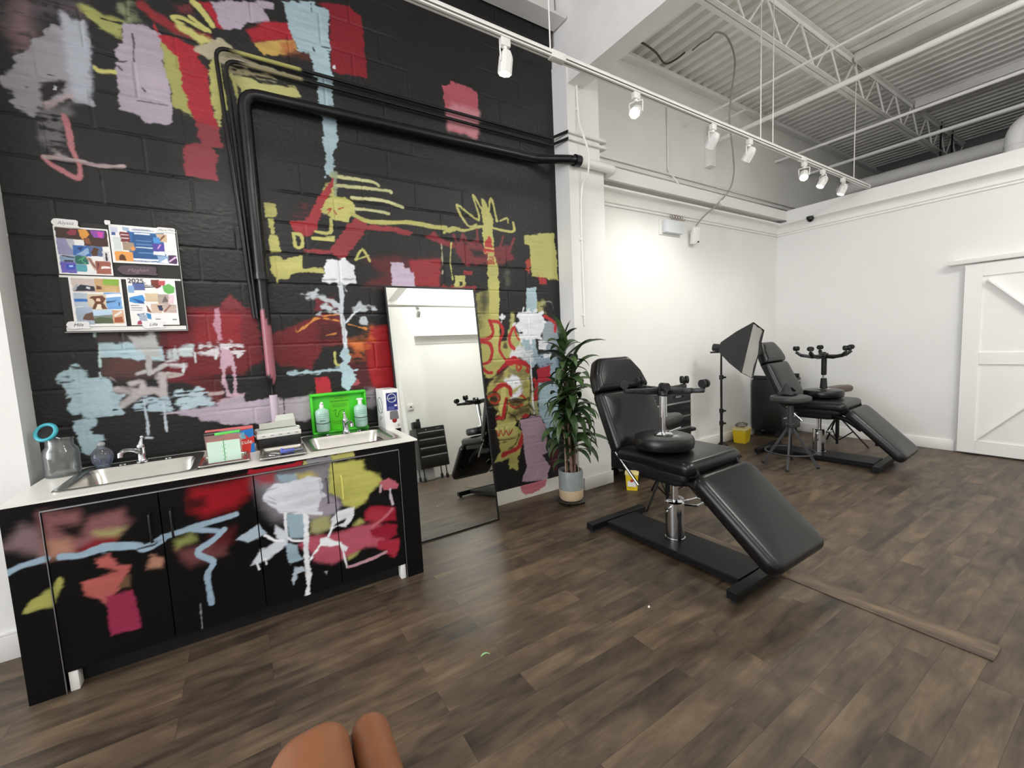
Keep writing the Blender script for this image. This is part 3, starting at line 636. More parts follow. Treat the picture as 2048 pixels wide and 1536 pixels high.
((177,170,100),[1.938,1.201,2.027,1.256,2.162,1.272,2.267,1.24,2.281,1.136,2.32,0.978,2.345,0.844,2.276,0.8,2.088,0.748,2.115,0.693,2.129,0.665,2.188,0.617,2.123,0.433,2.024,0.41,1.848,0.405,1.911,0.497,1.891,0.65,1.884,0.776,1.97,0.764,1.917,0.846,1.813,0.981,1.813,1.102],0,0.008,1,0.06),
((66,59,49),[1.916,1.191,2.012,1.245,1.986,1.16,1.89,1.107],0,0.03,0.9,0.1),
((99,95,69),[2.115,1.238,2.267,1.227,2.278,1.137,2.109,1.125],0,0.05,0.7,0.3),
((57,33,26),[1.815,1.023,1.927,1.012,1.932,0.906,1.85,0.901],0,0.02,0.9,0.15),
((65,46,34),[2.025,0.958,2.208,0.938,2.174,0.888,2.037,0.916],0,0.02,0.9,0.0),
((56,42,39),[2.093,0.849,2.248,0.869,2.276,0.8,2.104,0.765,2.015,0.783],0,0.04,0.8,0.2),
((19,19,19),[1.676,0.972,1.804,0.958,1.887,0.825,1.867,0.729,1.9,0.499,1.834,0.408,1.643,0.444],0,0.01,1.0,0.0),
((203,197,122),[1.957,1.089,2.01,1.084,2.006,0.96,1.93,0.819,1.887,0.813,1.923,0.895],0,0.006,1.0,0.0),
((165,29,46),[1.939,1.213,2.028,1.275,2.148,1.298,2.283,1.239],0.045,0.006,1,0.1),
((184,43,51),[2.032,1.33,2.106,1.35,2.269,1.265,2.117,1.275,2.028,1.268],0,0.008,1,0.1),
((175,47,47),[1.887,1.053,1.975,1.097,2.046,1.066,2.059,0.992,2.161,0.987],0.045,0.006,1,0.08),
((175,47,47),[2.003,0.96,1.973,0.864,1.96,0.797,1.901,0.808],0.04,0.006,1,0.05),
((181,61,48),[1.814,0.999,1.885,1.02,1.935,0.978,1.894,0.933,1.839,0.954],0.02,0.004,1.0,0.0),
((181,61,48),[2.023,0.918,2.095,0.872,2.175,0.89],0.02,0.004,1.0,0.0),
((181,61,48),[2.117,0.998,2.184,0.972,2.212,0.937],0.02,0.004,1.0,0.0),
((181,61,48),[2.132,1.274,2.183,1.246,2.143,1.211,2.131,1.249],0.02,0.004,1.0,0.0),
((181,61,48),[2.244,1.241,2.265,1.189,2.235,1.204],0.02,0.004,1.0,0.0),
((184,50,52),[1.868,1.668,1.964,1.649,2.005,1.575,1.969,1.492,1.963,1.395,2.037,1.293],0.03,0.005,1,0.08),
((184,50,52),[1.763,1.513,1.845,1.514,1.903,1.566,1.874,1.662],0.03,0.005,1,0.08),
((184,50,52),[1.769,1.493,1.856,1.472,1.882,1.399,1.849,1.316,1.777,1.294],0.03,0.005,1,0.08),
((184,50,52),[1.781,1.255,1.827,1.216,1.865,1.213],0.03,0.005,1,0.08),
((184,50,52),[2.124,1.619,2.076,1.537,2.071,1.463,2.113,1.416],0.03,0.005,1,0.08),
((184,50,52),[2.121,1.616,2.149,1.523,2.167,1.497],0.03,0.005,1,0.08),
((228,230,235),[1.963,1.135,2.022,1.158,2.082,1.178,2.154,1.134,2.249,1.12,2.182,1.081,2.104,1.048,2.047,1.081],0,0.01,1,0.2),
((228,230,235),[2.151,1.071,2.205,1.079,2.169,0.993,2.114,0.948,2.054,0.94,2.071,0.99],0,0.01,1,0.2),
((189,185,114),[1.867,0.722,1.94,0.737,2.088,0.748,2.136,0.739,2.099,0.618,1.921,0.618],0,0.005,1,0.04),
((167,60,50),[1.886,0.682,1.905,0.636,1.929,0.682,1.951,0.629,1.982,0.674,2.014,0.629,2.054,0.676],0.013,0.004,1.0,0.0),
((19,19,19),[2.083,0.717,2.133,0.752,2.122,0.676],0,0.005,1.0,0.0),
((66,57,40),[1.901,0.574,2.003,0.569],0.008,0.004,0.8,0.2),
((66,57,40),[2.008,0.402,2.114,0.396],0.008,0.004,0.8,0.2),
((171,47,47),[1.945,0.459,2.035,0.475,2.123,0.511,2.16,0.622],0.045,0.008,1,0.15),
((179,174,102),[1.994,0.418,2.104,0.447,2.088,0.294,1.996,0.312],0,0.008,1,0.12),
((175,47,51),[2.147,0.778,2.213,0.811,2.246,0.778,2.213,0.743],0,0.006,1.0,0.0),
((175,47,51),[2.324,1.114,2.348,1.027,2.321,0.912],0.045,0.006,1,0.1),
((166,170,119),[2.242,0.908,2.344,0.897,2.355,0.79,2.275,0.787],0,0.012,1,0.2),
((175,38,55),[2.36,1.208,2.517,1.236,2.526,1.087,2.362,1.075],0,0.005,1,0.03),
((179,153,168),[2.133,0.754,2.354,0.764,2.431,0.674,2.442,0.565,2.462,0.399,2.383,0.373,2.471,0.247,2.419,0.107,2.132,0.167,2.189,0.289,2.173,0.489,2.164,0.608],0,0.006,1,0.03),
((68,23,31),[2.479,0.409,2.594,0.375,2.55,0.176,2.476,0.246],0,0.01,1,0.08),
((228,230,235),[2.292,1.341,2.295,1.161,2.293,0.98,2.307,0.79],0.014,0.004,1,0.05),
((38,34,36),[2.149,0.759,2.353,0.757],0.008,0.004,1.0,0.0),
((48,35,26),[1.813,1.102,1.851,1.159,1.938,1.199,2.042,1.255],0.018,0.008,0.85,0.12),
((48,35,26),[1.815,1.023,1.872,1.042,1.934,1.005,1.938,0.955],0.014,0.008,0.85,0.12),
((48,35,26),[1.818,0.956,1.851,0.922,1.907,0.921],0.012,0.008,0.85,0.12),
((48,35,26),[1.852,0.983,1.896,0.972],0.02,0.008,0.85,0.12),
((48,35,26),[2.017,0.944,2.099,0.956,2.197,0.933,2.252,0.946],0.016,0.008,0.85,0.12),
((48,35,26),[2.052,0.907,2.14,0.881],0.012,0.008,0.85,0.12),
((48,35,26),[2.095,0.935,2.143,0.922],0.02,0.008,0.85,0.12),
((48,35,26),[1.892,0.898,1.924,0.839,1.886,0.806],0.012,0.008,0.85,0.12),
((48,35,26),[2.011,0.959,2.006,0.872,1.978,0.782],0.012,0.008,0.85,0.12),
((48,35,26),[2.094,0.861,2.17,0.865,2.248,0.882],0.012,0.008,0.85,0.12),
((48,35,26),[2.018,0.833,2.09,0.786,2.103,0.746],0.014,0.008,0.85,0.12),
((48,35,26),[2.278,1.137,2.279,1.008,2.249,0.894,2.308,0.822],0.016,0.008,0.85,0.12),
((48,35,26),[1.861,0.618,1.931,0.594,2.079,0.589],0.012,0.008,0.85,0.12),
((48,35,26),[1.885,0.664,1.874,0.603,1.904,0.498],0.01,0.008,0.85,0.12),
((48,35,26),[2.126,0.614,2.076,0.532,1.999,0.494],0.012,0.008,0.85,0.12),
((48,35,26),[1.916,0.709,1.906,0.661],0.006,0.003,0.8,0.0),
((48,35,26),[1.97,0.707,1.966,0.645],0.006,0.003,0.8,0.0),
((48,35,26),[2.023,0.706,2.019,0.643],0.006,0.003,0.8,0.0),
((141,133,73),[2.155,1.147,2.261,1.112,2.257,1.036,2.178,1.018],0,0.02,0.8,0.2),
((114,118,93),[2.056,1.242,2.145,1.242,2.126,1.174,2.036,1.156],0,0.02,0.7,0.25),
((228,230,235),[2.032,1.708,2.016,1.678,1.992,1.648,1.98,1.678,1.982,1.708,2.004,1.72],0,0.006,1,0.2),
((228,230,235),[2.226,1.745,2.238,1.782],0.024,0.005,1,0.12),
((228,230,235),[2.187,1.73,2.168,1.708],0.024,0.005,1,0.12),
((228,230,235),[2.287,1.747,2.296,1.77],0.024,0.005,1,0.12),
((228,230,235),[2.357,1.745,2.381,1.758],0.024,0.005,1,0.12),
((228,230,235),[2.419,1.73,2.452,1.739],0.024,0.005,1,0.12),
((228,230,235),[2.456,1.655,2.483,1.649],0.024,0.005,1,0.12),
((228,230,235),[2.138,1.646,2.114,1.628],0.024,0.005,1,0.12),
((228,230,235),[2.392,1.509,2.423,1.495],0.024,0.005,1,0.12),
((228,230,235),[2.205,1.515,2.196,1.481],0.024,0.005,1,0.12),
((228,230,235),[2.305,1.499,2.303,1.461],0.024,0.005,1,0.12),
]
CAB_ART = [
((124,102,105),[-0.897,0.707,-0.838,0.791,-0.8,0.774,-0.778,0.744,-0.781,0.634,-0.849,0.685],0,0.03,0.9,0.0),
((132,87,89),[-0.782,0.829,-0.662,0.811,-0.653,0.765,-0.515,0.779,-0.499,0.723,-0.522,0.683,-0.62,0.647,-0.684,0.629,-0.777,0.633,-0.776,0.731],0,0.03,0.9,0.1),
((20,18,18),[-0.731,0.761,-0.645,0.756,-0.66,0.697,-0.705,0.685,-0.723,0.715],0,0.03,1.0,0.0),
((167,123,104),[-0.774,0.706,-0.703,0.697,-0.695,0.632,-0.776,0.627],0,0.03,1,0.0),
((161,160,103),[-0.615,0.697,-0.519,0.686,-0.555,0.659,-0.608,0.676],0,0.025,1,0.05),
((127,29,37),[-0.684,0.638,-0.619,0.66,-0.551,0.652,-0.577,0.621,-0.669,0.608],0,0.02,1.0,0.0),
((170,91,86),[-0.627,0.579,-0.581,0.583,-0.558,0.53,-0.517,0.51,-0.52,0.484,-0.565,0.413,-0.586,0.394,-0.613,0.357,-0.637,0.392,-0.678,0.428,-0.681,0.488,-0.561,0.498,-0.622,0.538],0,0.01,1.0,0.0),
((101,77,58),[-0.569,0.421,-0.52,0.478,-0.522,0.41],0,0.01,1.0,0.0),
((141,47,74),[-0.609,0.393,-0.519,0.39,-0.51,0.319,-0.509,0.207,-0.61,0.203,-0.614,0.299],0,0.008,1,0.03),
((163,163,90),[-0.866,0.416,-0.844,0.466,-0.782,0.492,-0.746,0.536,-0.736,0.507,-0.78,0.41,-0.858,0.411],0,0.008,1.0,0.0),
((122,72,74),[-0.338,0.534,-0.23,0.522,-0.149,0.534,-0.148,0.454,-0.293,0.443,-0.327,0.482],0,0.03,0.75,0.1),
((81,27,29),[-0.208,0.573,-0.098,0.578,-0.114,0.502,-0.194,0.483],0,0.03,0.9,0.0),
((130,134,79),[-0.344,0.578,-0.278,0.6,-0.26,0.56,-0.337,0.54],0,0.02,1,0.05),
((167,123,102),[-0.463,0.47,-0.435,0.541,-0.398,0.505,-0.401,0.463],0,0.015,1,0.05),
((140,24,33),[-0.263,0.817,-0.119,0.815,0.005,0.832,-0.013,0.741,-0.091,0.678,-0.216,0.667,-0.273,0.707],0,0.035,1.0,0.0),
((24,13,15),[-0.268,0.765,-0.211,0.769,-0.208,0.726,-0.273,0.71],0,0.03,0.9,0.0),
((146,169,186),[-0.897,0.603,-0.86,0.618,-0.82,0.622,-0.781,0.628],0.028,0.004,1.0,0.0),
((146,169,186),[-0.733,0.622,-0.669,0.608,-0.614,0.62,-0.577,0.621,-0.484,0.598,-0.457,0.576,-0.389,0.603],0.03,0.004,1.0,0.0),
((146,169,186),[-0.383,0.61,-0.248,0.627,-0.086,0.648],0.026,0.004,1.0,0.0),
((146,169,186),[-0.266,0.614,-0.168,0.576,-0.144,0.58],0.026,0.004,1.0,0.0),
((146,169,186),[-0.145,0.58,-0.201,0.535,-0.265,0.494,-0.205,0.428,-0.233,0.372,-0.234,0.293,-0.23,0.217],0.026,0.004,1.0,0.0),
((146,169,186),[-0.669,0.611,-0.613,0.629,-0.563,0.623,-0.532,0.604,-0.579,0.602,-0.634,0.6],0,0.006,1.0,0.0),
((27,27,30),[-0.481,0.579,-0.426,0.582,-0.41,0.591],0.005,0.004,1.0,0.0),
((136,148,144),[-0.275,0.228,-0.281,0.085],0.004,0.004,1.0,0.0),
((135,131,139),[0.011,0.816,0.099,0.822,0.388,0.828,0.379,0.645,0.344,0.507,0.195,0.534,0.078,0.578,0.042,0.65,0.015,0.748],0,0.05,0.95,0.0),
((146,50,58),[0.007,0.829,0.1,0.828,0.101,0.778,0.022,0.77],0,0.02,0.9,0.1),
((166,36,50),[-0.015,0.867,0.245,0.862,0.24,0.841,-0.018,0.837],0,0.004,1.0,0.0),
((179,175,106),[0.245,0.865,0.269,0.865,0.267,0.841,0.243,0.842],0,0.004,1.0,0.0),
((135,135,142),[0.268,0.864,0.391,0.871,0.39,0.837,0.267,0.841],0,0.004,1.0,0.0),
((179,177,102),[0.391,0.871,0.515,0.873,0.513,0.84,0.394,0.836],0,0.006,1.0,0.0),
((177,175,94),[0.381,0.823,0.575,0.813,0.577,0.751,0.653,0.708,0.67,0.654,0.585,0.602,0.567,0.545,0.489,0.536,0.434,0.558,0.419,0.609,0.356,0.657],0,0.012,1.0,0.0),
((18,18,18),[0.567,0.808,0.648,0.813,0.653,0.701,0.603,0.753,0.571,0.759],0,0.02,1.0,0.0),
((146,169,182),[0.117,0.812,0.211,0.799,0.209,0.754,0.121,0.767],0,0.006,1.0,0.0),
((183,170,89),[0.211,0.799,0.273,0.793,0.317,0.764,0.214,0.767],0,0.02,0.9,0.1),
((154,145,159),[0.319,0.646,0.413,0.617,0.429,0.566,0.382,0.527,0.252,0.538,0.257,0.596],0,0.02,1.0,0.0),
((159,157,111),[0.268,0.527,0.351,0.519,0.363,0.447,0.284,0.436,0.245,0.454],0,0.02,1,0.05),
((173,84,100),[0.177,0.396,0.243,0.429,0.378,0.41,0.518,0.419,0.617,0.406,0.668,0.349,0.653,0.245,0.54,0.279,0.473,0.251,0.409,0.244,0.34,0.235,0.254,0.279,0.252,0.327],0,0.015,1.0,0.0),
((161,158,96),[0.474,0.431,0.521,0.46,0.545,0.432,0.505,0.422],0,0.015,1.0,0.0),
((161,158,96),[0.434,0.249,0.507,0.268,0.491,0.238,0.439,0.234],0,0.012,1.0,0.0),
((140,29,47),[0.544,0.496,0.586,0.527,0.733,0.474,0.735,0.387,0.546,0.438],0,0.01,1.0,0.0),
((167,58,70),[0.578,0.508,0.711,0.467,0.615,0.378,0.554,0.458],0,0.03,0.7,0.0),
((140,31,49),[0.671,0.391,0.732,0.36,0.737,0.307,0.677,0.287,0.577,0.33,0.574,0.375],0,0.01,1.0,0.0),
((158,44,61),[0.615,0.292,0.747,0.268,0.735,0.19,0.703,0.162,0.663,0.196,0.605,0.251],0,0.01,1.0,0.0),
((187,102,114),[0.589,0.392,0.653,0.425,0.715,0.469],0.02,0.004,1.0,0.0),
((18,18,18),[0.591,0.595,0.672,0.591,0.735,0.496,0.586,0.525],0,0.012,1.0,0.0),
((18,18,18),[0.478,0.485,0.59,0.582,0.578,0.515,0.489,0.455],0,0.02,1.0,0.0),
((18,18,18),[0.513,0.273,0.651,0.223,0.629,0.201,0.444,0.211,0.472,0.237],0,0.015,1.0,0.0),
((178,97,109),[0.646,0.66,0.705,0.67,0.767,0.619,0.757,0.591,0.673,0.603],0,0.006,1.0,0.0),
((184,172,184),[0.71,0.596,0.711,0.553,0.719,0.501],0.016,0.004,1.0,0.0),
((178,154,158),[0.658,0.629,0.65,0.596],0.02,0.004,1.0,0.0),
((146,169,182),[0.133,0.592,0.233,0.566,0.221,0.428,0.143,0.451],0,0.01,1.0,0.0),
((146,169,182),[0.119,0.421,0.178,0.403,0.179,0.337,0.199,0.31,0.13,0.3,0.123,0.347],0,0.005,1.0,0.0),
((212,215,223),[0.036,0.7,0.055,0.733,0.095,0.767,0.137,0.758,0.186,0.76,0.266,0.775,0.328,0.755,0.337,0.707,0.329,0.676,0.344,0.647,0.305,0.61,0.296,0.566,0.198,0.571,0.102,0.608,0.094,0.635,0.054,0.664],0,0.006,1,0.02),
((149,149,157),[0.041,0.693,0.095,0.655],0.005,0.003,0.7,0.1),
((149,149,157),[0.058,0.708,0.097,0.673],0.005,0.003,0.7,0.1),
((149,149,157),[0.071,0.742,0.114,0.744],0.005,0.003,0.7,0.1),
((149,149,157),[0.316,0.745,0.321,0.665],0.005,0.003,0.7,0.1),
((149,149,157),[0.102,0.609,0.289,0.561],0.005,0.003,0.7,0.1),
((215,218,225),[0.311,0.546,0.199,0.584],0.02,0.004,1.0,0.0),
((228,230,235),[0.133,0.589,0.132,0.545,0.137,0.447,0.23,0.407],0.014,0.004,1.0,0.0),
((228,230,235),[0.221,0.572,0.248,0.546,0.229,0.288,0.232,0.208,0.217,0.099,0.197,0.088,0.192,0.108,0.207,0.156,0.202,0.284],0,0.005,1.0,0.0),
((164,181,194),[-0.106,0.516,-0.043,0.549,0.004,0.568,0.032,0.528,0.045,0.506,0.013,0.496,-0.049,0.482],0,0.005,1.0,0.0),
((206,212,221),[0.08,0.54,0.129,0.482,0.13,0.417,0.106,0.405,0.028,0.366,-0.046,0.358,-0.034,0.374,0.007,0.423,0.094,0.453,0.077,0.503],0,0.008,1,0.06),
((228,230,235),[-0.02,0.357,-0.012,0.323],0.008,0.004,1.0,0.0),
((228,230,235),[0.018,0.37,0.023,0.342],0.008,0.004,1.0,0.0),
((228,230,235),[0.029,0.498,0.078,0.452,0.11,0.443],0.014,0.004,1.0,0.0),
((177,190,202),[0.133,0.207,0.156,0.279,0.195,0.273,0.206,0.243,0.164,0.236,0.143,0.184],0,0.006,1.0,0.0),
((212,214,218),[0.351,0.445,0.368,0.507,0.408,0.543,0.49,0.537,0.478,0.471,0.436,0.433,0.4,0.45],0,0.006,1.0,0.0),
((18,18,18),[0.354,0.444,0.389,0.468,0.44,0.481,0.425,0.455,0.388,0.448],0,0.008,1.0,0.0),
((228,230,235),[0.363,0.448,0.338,0.401],0.012,0.004,1.0,0.0),
((228,230,235),[0.232,0.297,0.299,0.396,0.335,0.397,0.393,0.358,0.434,0.305,0.42,0.287,0.391,0.33,0.296,0.359,0.239,0.297],0,0.006,1.0,0.0),
((228,230,235),[0.408,0.313,0.415,0.242,0.426,0.188],0.009,0.004,1.0,0.0),
((181,141,149),[0.429,0.188,0.533,0.189,0.657,0.211],0.018,0.004,1.0,0.0),
((171,171,175),[0.301,0.201,0.313,0.199,0.308,0.178],0,0.005,1.0,0.0),
]

# mural block wall: dense front, real mortar grooves
xs = np.arange(-0.96, 2.672, 0.005); zs = np.arange(0.0, 4.606, 0.005)
def grooves(X, Z):
    row = np.floor((Z - 0.1016) / 0.2032); dz = np.abs((Z - 0.1016) / 0.2032 - np.round((Z - 0.1016) / 0.2032)) * 0.2032
    off = np.where(np.mod(row, 2) == 0, 0.05, 0.2532)
    dx = np.abs((X - off) / 0.4064 - np.round((X - off) / 0.4064)) * 0.4064
    dz = dz + 0.004 * (vnoise(X * 30, Z * 30, 2) - .5); dx = dx + 0.004 * (vnoise(X * 30, Z * 30, 4) - .5)
    g = np.maximum(1 - sstep(0.0035, 0.0085, dz), 1 - sstep(0.0035, 0.0085, dx))
    filled = np.clip(sstep(0.45, 0.75, vnoise(X * 1.9, Z * 2.4, 7)) + (1 - sstep(-.30, .02, X)) * sstep(1.5, 2.0, Z) * .9, 0, 1)
    return g * (0.0003 + 0.0050 * filled) + 0.0025 * (vnoise(X * 60, Z * 90, 1) - .5) * 0.5
col = paint(xs, zs, (25, 25, 25), WALL_ART)
struct(painted_grid('wall_left', xs, zs, col, M_paintart, grooves, loc=(0, Y1, 0), back=0.25))
# its painted baseboard, white with a pink brush mark
xs = np.arange(0.9, 2.665, 0.006); zs = np.arange(0, 0.127, 0.006)
col = paint(xs, zs, (232, 229, 220), [((205, 120, 135), [2.10, .14, 2.42, .14, 2.40, .07, 2.33, .05, 2.16, .03, 2.12, .07], 0, .006, 1, .05)])
struct(painted_grid('baseboard_left', xs, zs, col, M_paintart, loc=(0, Y1 - .012, 0), back=0.012))
# columns each side of the mural
struct(MB().span((2.668, 3.07, 0), (3.10, 3.50, 3.10)).span((2.668, 3.07, 3.10), (3.055, 3.50, 3.97)).build('column', M_white))
struct(MB().span((-1.75, 3.085, 0), (-0.945, 3.50, 4.6)).build('column', M_white))
struct(MB().span((2.72, 3.052, 0), (3.112, 3.0695, .125), .004).build('baseboard_column', M_trim))
struct(MB().span((-1.76, 3.066, 0), (-0.94, 3.0845, .125), .004).span((-1.76, 3.07, .125), (-.943, 3.0845, .14), .003).build('baseboard_column', M_trim))
# white wall behind the chairs, with a boxed top and a cove crown
struct(MB().span((3.102, 3.28, 0), (6.8, 3.40, 3.04)).build('wall_back', M_white))
struct(MB().span((3.16, 3.12, 3.03), (6.92, 3.45, 3.155)).build('trim_1', M_white))
def crown_prof(s):  # offsets out of the wall, heights
    pr = [(0, 2.838), (.018, 2.838), (.018, 2.852), (.010, 2.856), (.012, 2.862), (.028, 2.868), (.028, 2.880)]
    for k in range(9):
        a = k / 8 * PI / 2; pr.append((.024 + .062 * (1 - math.cos(a)), 2.884 + .080 * math.sin(a)))
    pr += [(.096, 2.968), (.112, 2.972), (.112, 2.992), (.0, 2.992)]
    return [(s - o, z) for o, z in pr]
struct(MB().prism(crown_prof(3.2799), 'x', 3.102, 6.8).build('trim_2', M_trim))
struct(MB().prism(crown_prof(6.7999), 'y', Y0, 3.2799).build('trim_3', M_trim))
struct(MB().span((3.113, 3.262, 0), (6.8, 3.2799, .125), .004).build('baseboard_back', M_trim))
# end partition with frieze band, open above
struct(MB().span((6.8, Y0, 0), (6.92, 3.2799, 3.16)).span((6.745, Y0, 2.993), (6.8, 3.1195, 3.16)).build('wall_right', M_white))
struct(MB().span((6.782, 1.335, 0), (6.7999, 3.2615, .125), .004).span((6.782, Y0, 0), (6.7999, .28, .125), .004).build('baseboard_right', M_trim))
# upper block wall, far wall and front wall
struct(MB().span((2.668, 3.45, 3.05), (X1, 3.60, 4.6)).span((6.93, 3.45, 0), (X1, 3.6, 3.05)).build('wall_upper', M_grey_wall))
struct(MB().span((X1, Y0, 0), (X1 + .1, 3.6, 4.64)).build('wall_far', M_dark_far))
struct(MB().span((X0, Y0 - .12, 0), (X1, Y0, 4.6)).build('wall_front', M_white))
struct(MB().span((2.70, Y0, 0), (3.11, Y0 + .22, 4.1)).build('column', M_white))
struct(MB().prism([(Y0 - o + 3.2799 - 3.2799, z) for o, z in [(-.0, 2.845), (-.012, 2.845), (-.02, 2.875), (-.05, 2.93), (-.09, 2.963), (-.105, 2.975), (-.105, 2.992), (-.14, 2.995), (-.14, 3.12), (0, 3.12)]], 'x', 3.112, 6.74).build('trim_4', M_trim))
# window wall behind the camera
b = MB(); b.span((X0 - .12, Y0, 0), (X0, 3.6, .45)).span((X0 - .12, Y0, 4.1), (X0, 3.6, 4.6))
for y in (Y0, 0.1, 2.75): b.span((X0 - .12, y, .45), (X0, y + .12 if y < 2 else 3.6, 4.1))
struct(b.build('wall_window', M_white))
struct(MB().span((X0, 3.5, 0), (2.66, 3.6, 4.6)).build('wall_behind', M_grey_wall))
struct(MB().span((X0, 3.2, 0), (-1.75, 3.5, 4.6)).build('wall_side', M_white))

# ------------------------------------------------------------------ steel overhead
struct(MB().span((2.68, Y0, 3.75), (2.86, 3.44, 4.15)).span((2.72, Y0, 4.15), (2.84, 3.44, 4.6)).build('beam', M_steel_white))
struct(MB().span((X0, 3.08, 4.30), (2.70, 3.26, 4.325)).span((X0, 3.235, 4.325), (2.70, 3.26, 4.6)).build('beam', M_steel_white))
struct(MB().span((3.10, 3.36, 4.49), (X1, 3.4499, 4.505)).span((3.10, 3.43, 4.505), (X1, 3.4499, 4.6)).build('beam', M_steel_white))
def joist(y, x0, x1, zb=4.17, zt=4.56):
    r = bpy.data.objects.new('joist', None); COL.objects.link(r); r.location = (x0, y, zb); r['kind'] = 'structure'; L = x1 - x0; H = zt - zb
    for nm, z in (('bottom_chord', 0.0), ('top_chord', H)):
        s = 1 if z == 0 else -1
        b = MB()
        for d in (-.026, .026): b.span((0, d - .021, z - .004), (L, d + .021, z + .004)); b.span((0, d * .35 - .004, z), (L, d * .35 + .004, z + s * .045))
        o = b.build(nm, M_steel_white, r, smooth=0); o['kind'] = 'structure'
    b = MB(); n = int(L / .62)
    for k in range(n):
        xa = k * L / n; xb = (k + .5) * L / n; xc = (k + 1) * L / n
        b.cyl((xa, 0, H - .01), (xb, 0, .01), .011, n=8); b.cyl((xb, 0, .01), (xc, 0, H - .01), .011, n=8)
    o = b.build('web_rods', M_steel_white, r); o['kind'] = 'structure'
joist(2.23, 3.07, X1 - .02); joist(0.75, 3.07, X1 - .02); joist(-0.8, 3.07, X1 - .02); joist(2.23, -3.9, 2.69)
# broad flat ribs fixed under the deck
for x, y0, y1 in ((6.25, 0.79, 2.19), (8.32, 0.79, 2.19)):
    struct(MB().span((x, y0, 4.50), (x + .26, y1, 4.5999), .002).build('beam', M_steel_white))
# ------------------------------------------------------------------ pipes
def pipe(name, pts, r, m, label, group=None, n=12, k=0):
    return tag(MB().tube(smooth_path(pts, k) if k else pts, r, n).build(name, m), label, 'pipe', group)
def elbow(p, a, b, r=.06, n=5):
    """rounded corner at p between directions from a and to b"""
    p = Vector(p); u = (Vector(a) - p).normalized() * r; v = (Vector(b) - p).normalized() * r
    return [tuple((p + u) * (1 - t) ** 2 + p * 2 * t * (1 - t) + (p + v) * t * t) for t in [k / n for k in range(n + 1)]]
yw = 3.215
A, Bq, Cq, Dq, Eq = (.165, yw, 1.20), (.165, yw, 3.085), (2.40, yw, 3.105), (2.66, 3.02, 3.075), (2.72, 3.02, 3.075)
pp = thing('drain_pipe', 'thick black pipe rising up the mural and turning along its top', 'pipe', (0, 0, 0))
def brushed(o, fn):
    me = o.data; n = len(me.vertices); v = np.empty(n * 3, np.float32); me.vertices.foreach_get('co', v); v = v.reshape(-1, 3)
    c = np.ones((n, 4), np.float32); c[:, :3] = fn(v); at = me.color_attributes.new('paint', 'FLOAT_COLOR', 'POINT'); at.data.foreach_set('color', c.ravel()); return o
M_pipeart = mat_paint('painted_pipe', .3, 0.0)
def pink_band(v):
    c = np.tile(lin((14, 14, 15)), (len(v), 1)); e = .03 * np.sin(np.arctan2(v[:, 1] - yw, v[:, 0] - .165) * 2)
    m = ((v[:, 2] > 1.30 + e) & (v[:, 2] < 1.70 + 2 * e) & (v[:, 0] < .25))[:, None]
    return np.where(m, lin((158, 98, 108)), c)
vert = [(.165, yw, 1.16 + .02 * k) for k in range(92)]
run = vert + elbow(Bq, A, Cq, .09) + elbow(Cq, Bq, Dq, .06) + elbow(Dq, Cq, Eq, .04) + [Eq]
brushed(MB().tube(run, [.011 if p[2] < 1.25 else .011 + .018 * min(1, (p[2] - 1.25) / .06) if p[2] < 1.96 and p[0] < .2 else .038 for p in run], 16).build('pipe_run', M_pipeart, pp), pink_band)
MB().cyl((2.69, 3.02, 3.075), (2.75, 3.02, 3.075), .05, n=16).build('coupling', M_black_gloss, pp)
MB().cyl((.165, yw, 1.945), (.165, yw, 1.985), .041, n=16).build('joint_ring', M_black_gloss, pp)
o = MB().cyl((.166, yw, 1.005), (.165, yw, 1.195), .024, n=18).build('pipe_sleeve', mat('lavender_paint', (198, 182, 198), 0.5), pp); o['label'] = 'lavender painted lower end'
MB().box((.166, yw + .01, .988), (.05, .06, .036)).build('foot_bracket', M_black, pp)
pipe('drain_pipe', [(2.755, 3.02, 3.075), (3.12, 3.02, 3.075)] + elbow((3.19, 3.02, 3.075), (3.1, 3.02, 3.075), (3.19, 3.30, 3.075), .05)[:-1] + [(3.19, 3.118, 3.075)], .04, M_steel_white, 'thick white pipe crossing the column, carrying on from the black pipe', n=16)
def conduit(z, xv, lab, lab2):
    P = (.105 + .4 * (xv - .04), 3.243, 1.70); Q = (xv, 3.235, z); S = (2.60, 3.235, z); T = (2.655, 3.05, z)
    run = [(xv + .14 + .02 * k, 3.235, z) for k in range(30)]
    o = pipe('conduit', [P] + elbow(Q, P, S, .07) + run + elbow(S, Q, T, .03) + [T], .012, M_pipeart, lab, 'black conduits on the mural', 8)
    def streak(v):
        c = np.tile(lin((14, 14, 15)), (len(v), 1)); m = ((v[:, 2] > z - .1) & (v[:, 0] > xv + .1) & (v[:, 0] < .52))[:, None]
        return np.where(m, lin((176, 172, 104) if z > 3.3 else (150, 142, 110)), c)
    brushed(o, streak)
    pipe('conduit', [T] + elbow((2.69, 3.05, z), T, (3.1, 3.05, z), .02) + elbow((3.13, 3.05, z), (2.7, 3.05, z), (3.15, 3.42, z + .06), .03) + [(3.15, 3.40, z + .07)] + [(3.25, 3.43, z + .08), (8.2, 3.43, z + .08)], .014, M_steel_white, lab2, 'white conduits along the upper wall', 8)
conduit(3.33, .04, 'upper of two thin black conduits running above the thick black pipe', 'upper white conduit wrapping the column and running along the grey upper wall')
conduit(3.27, .085, 'lower of two thin black conduits running above the thick black pipe', 'lower white conduit wrapping the column and running along the grey upper wall')
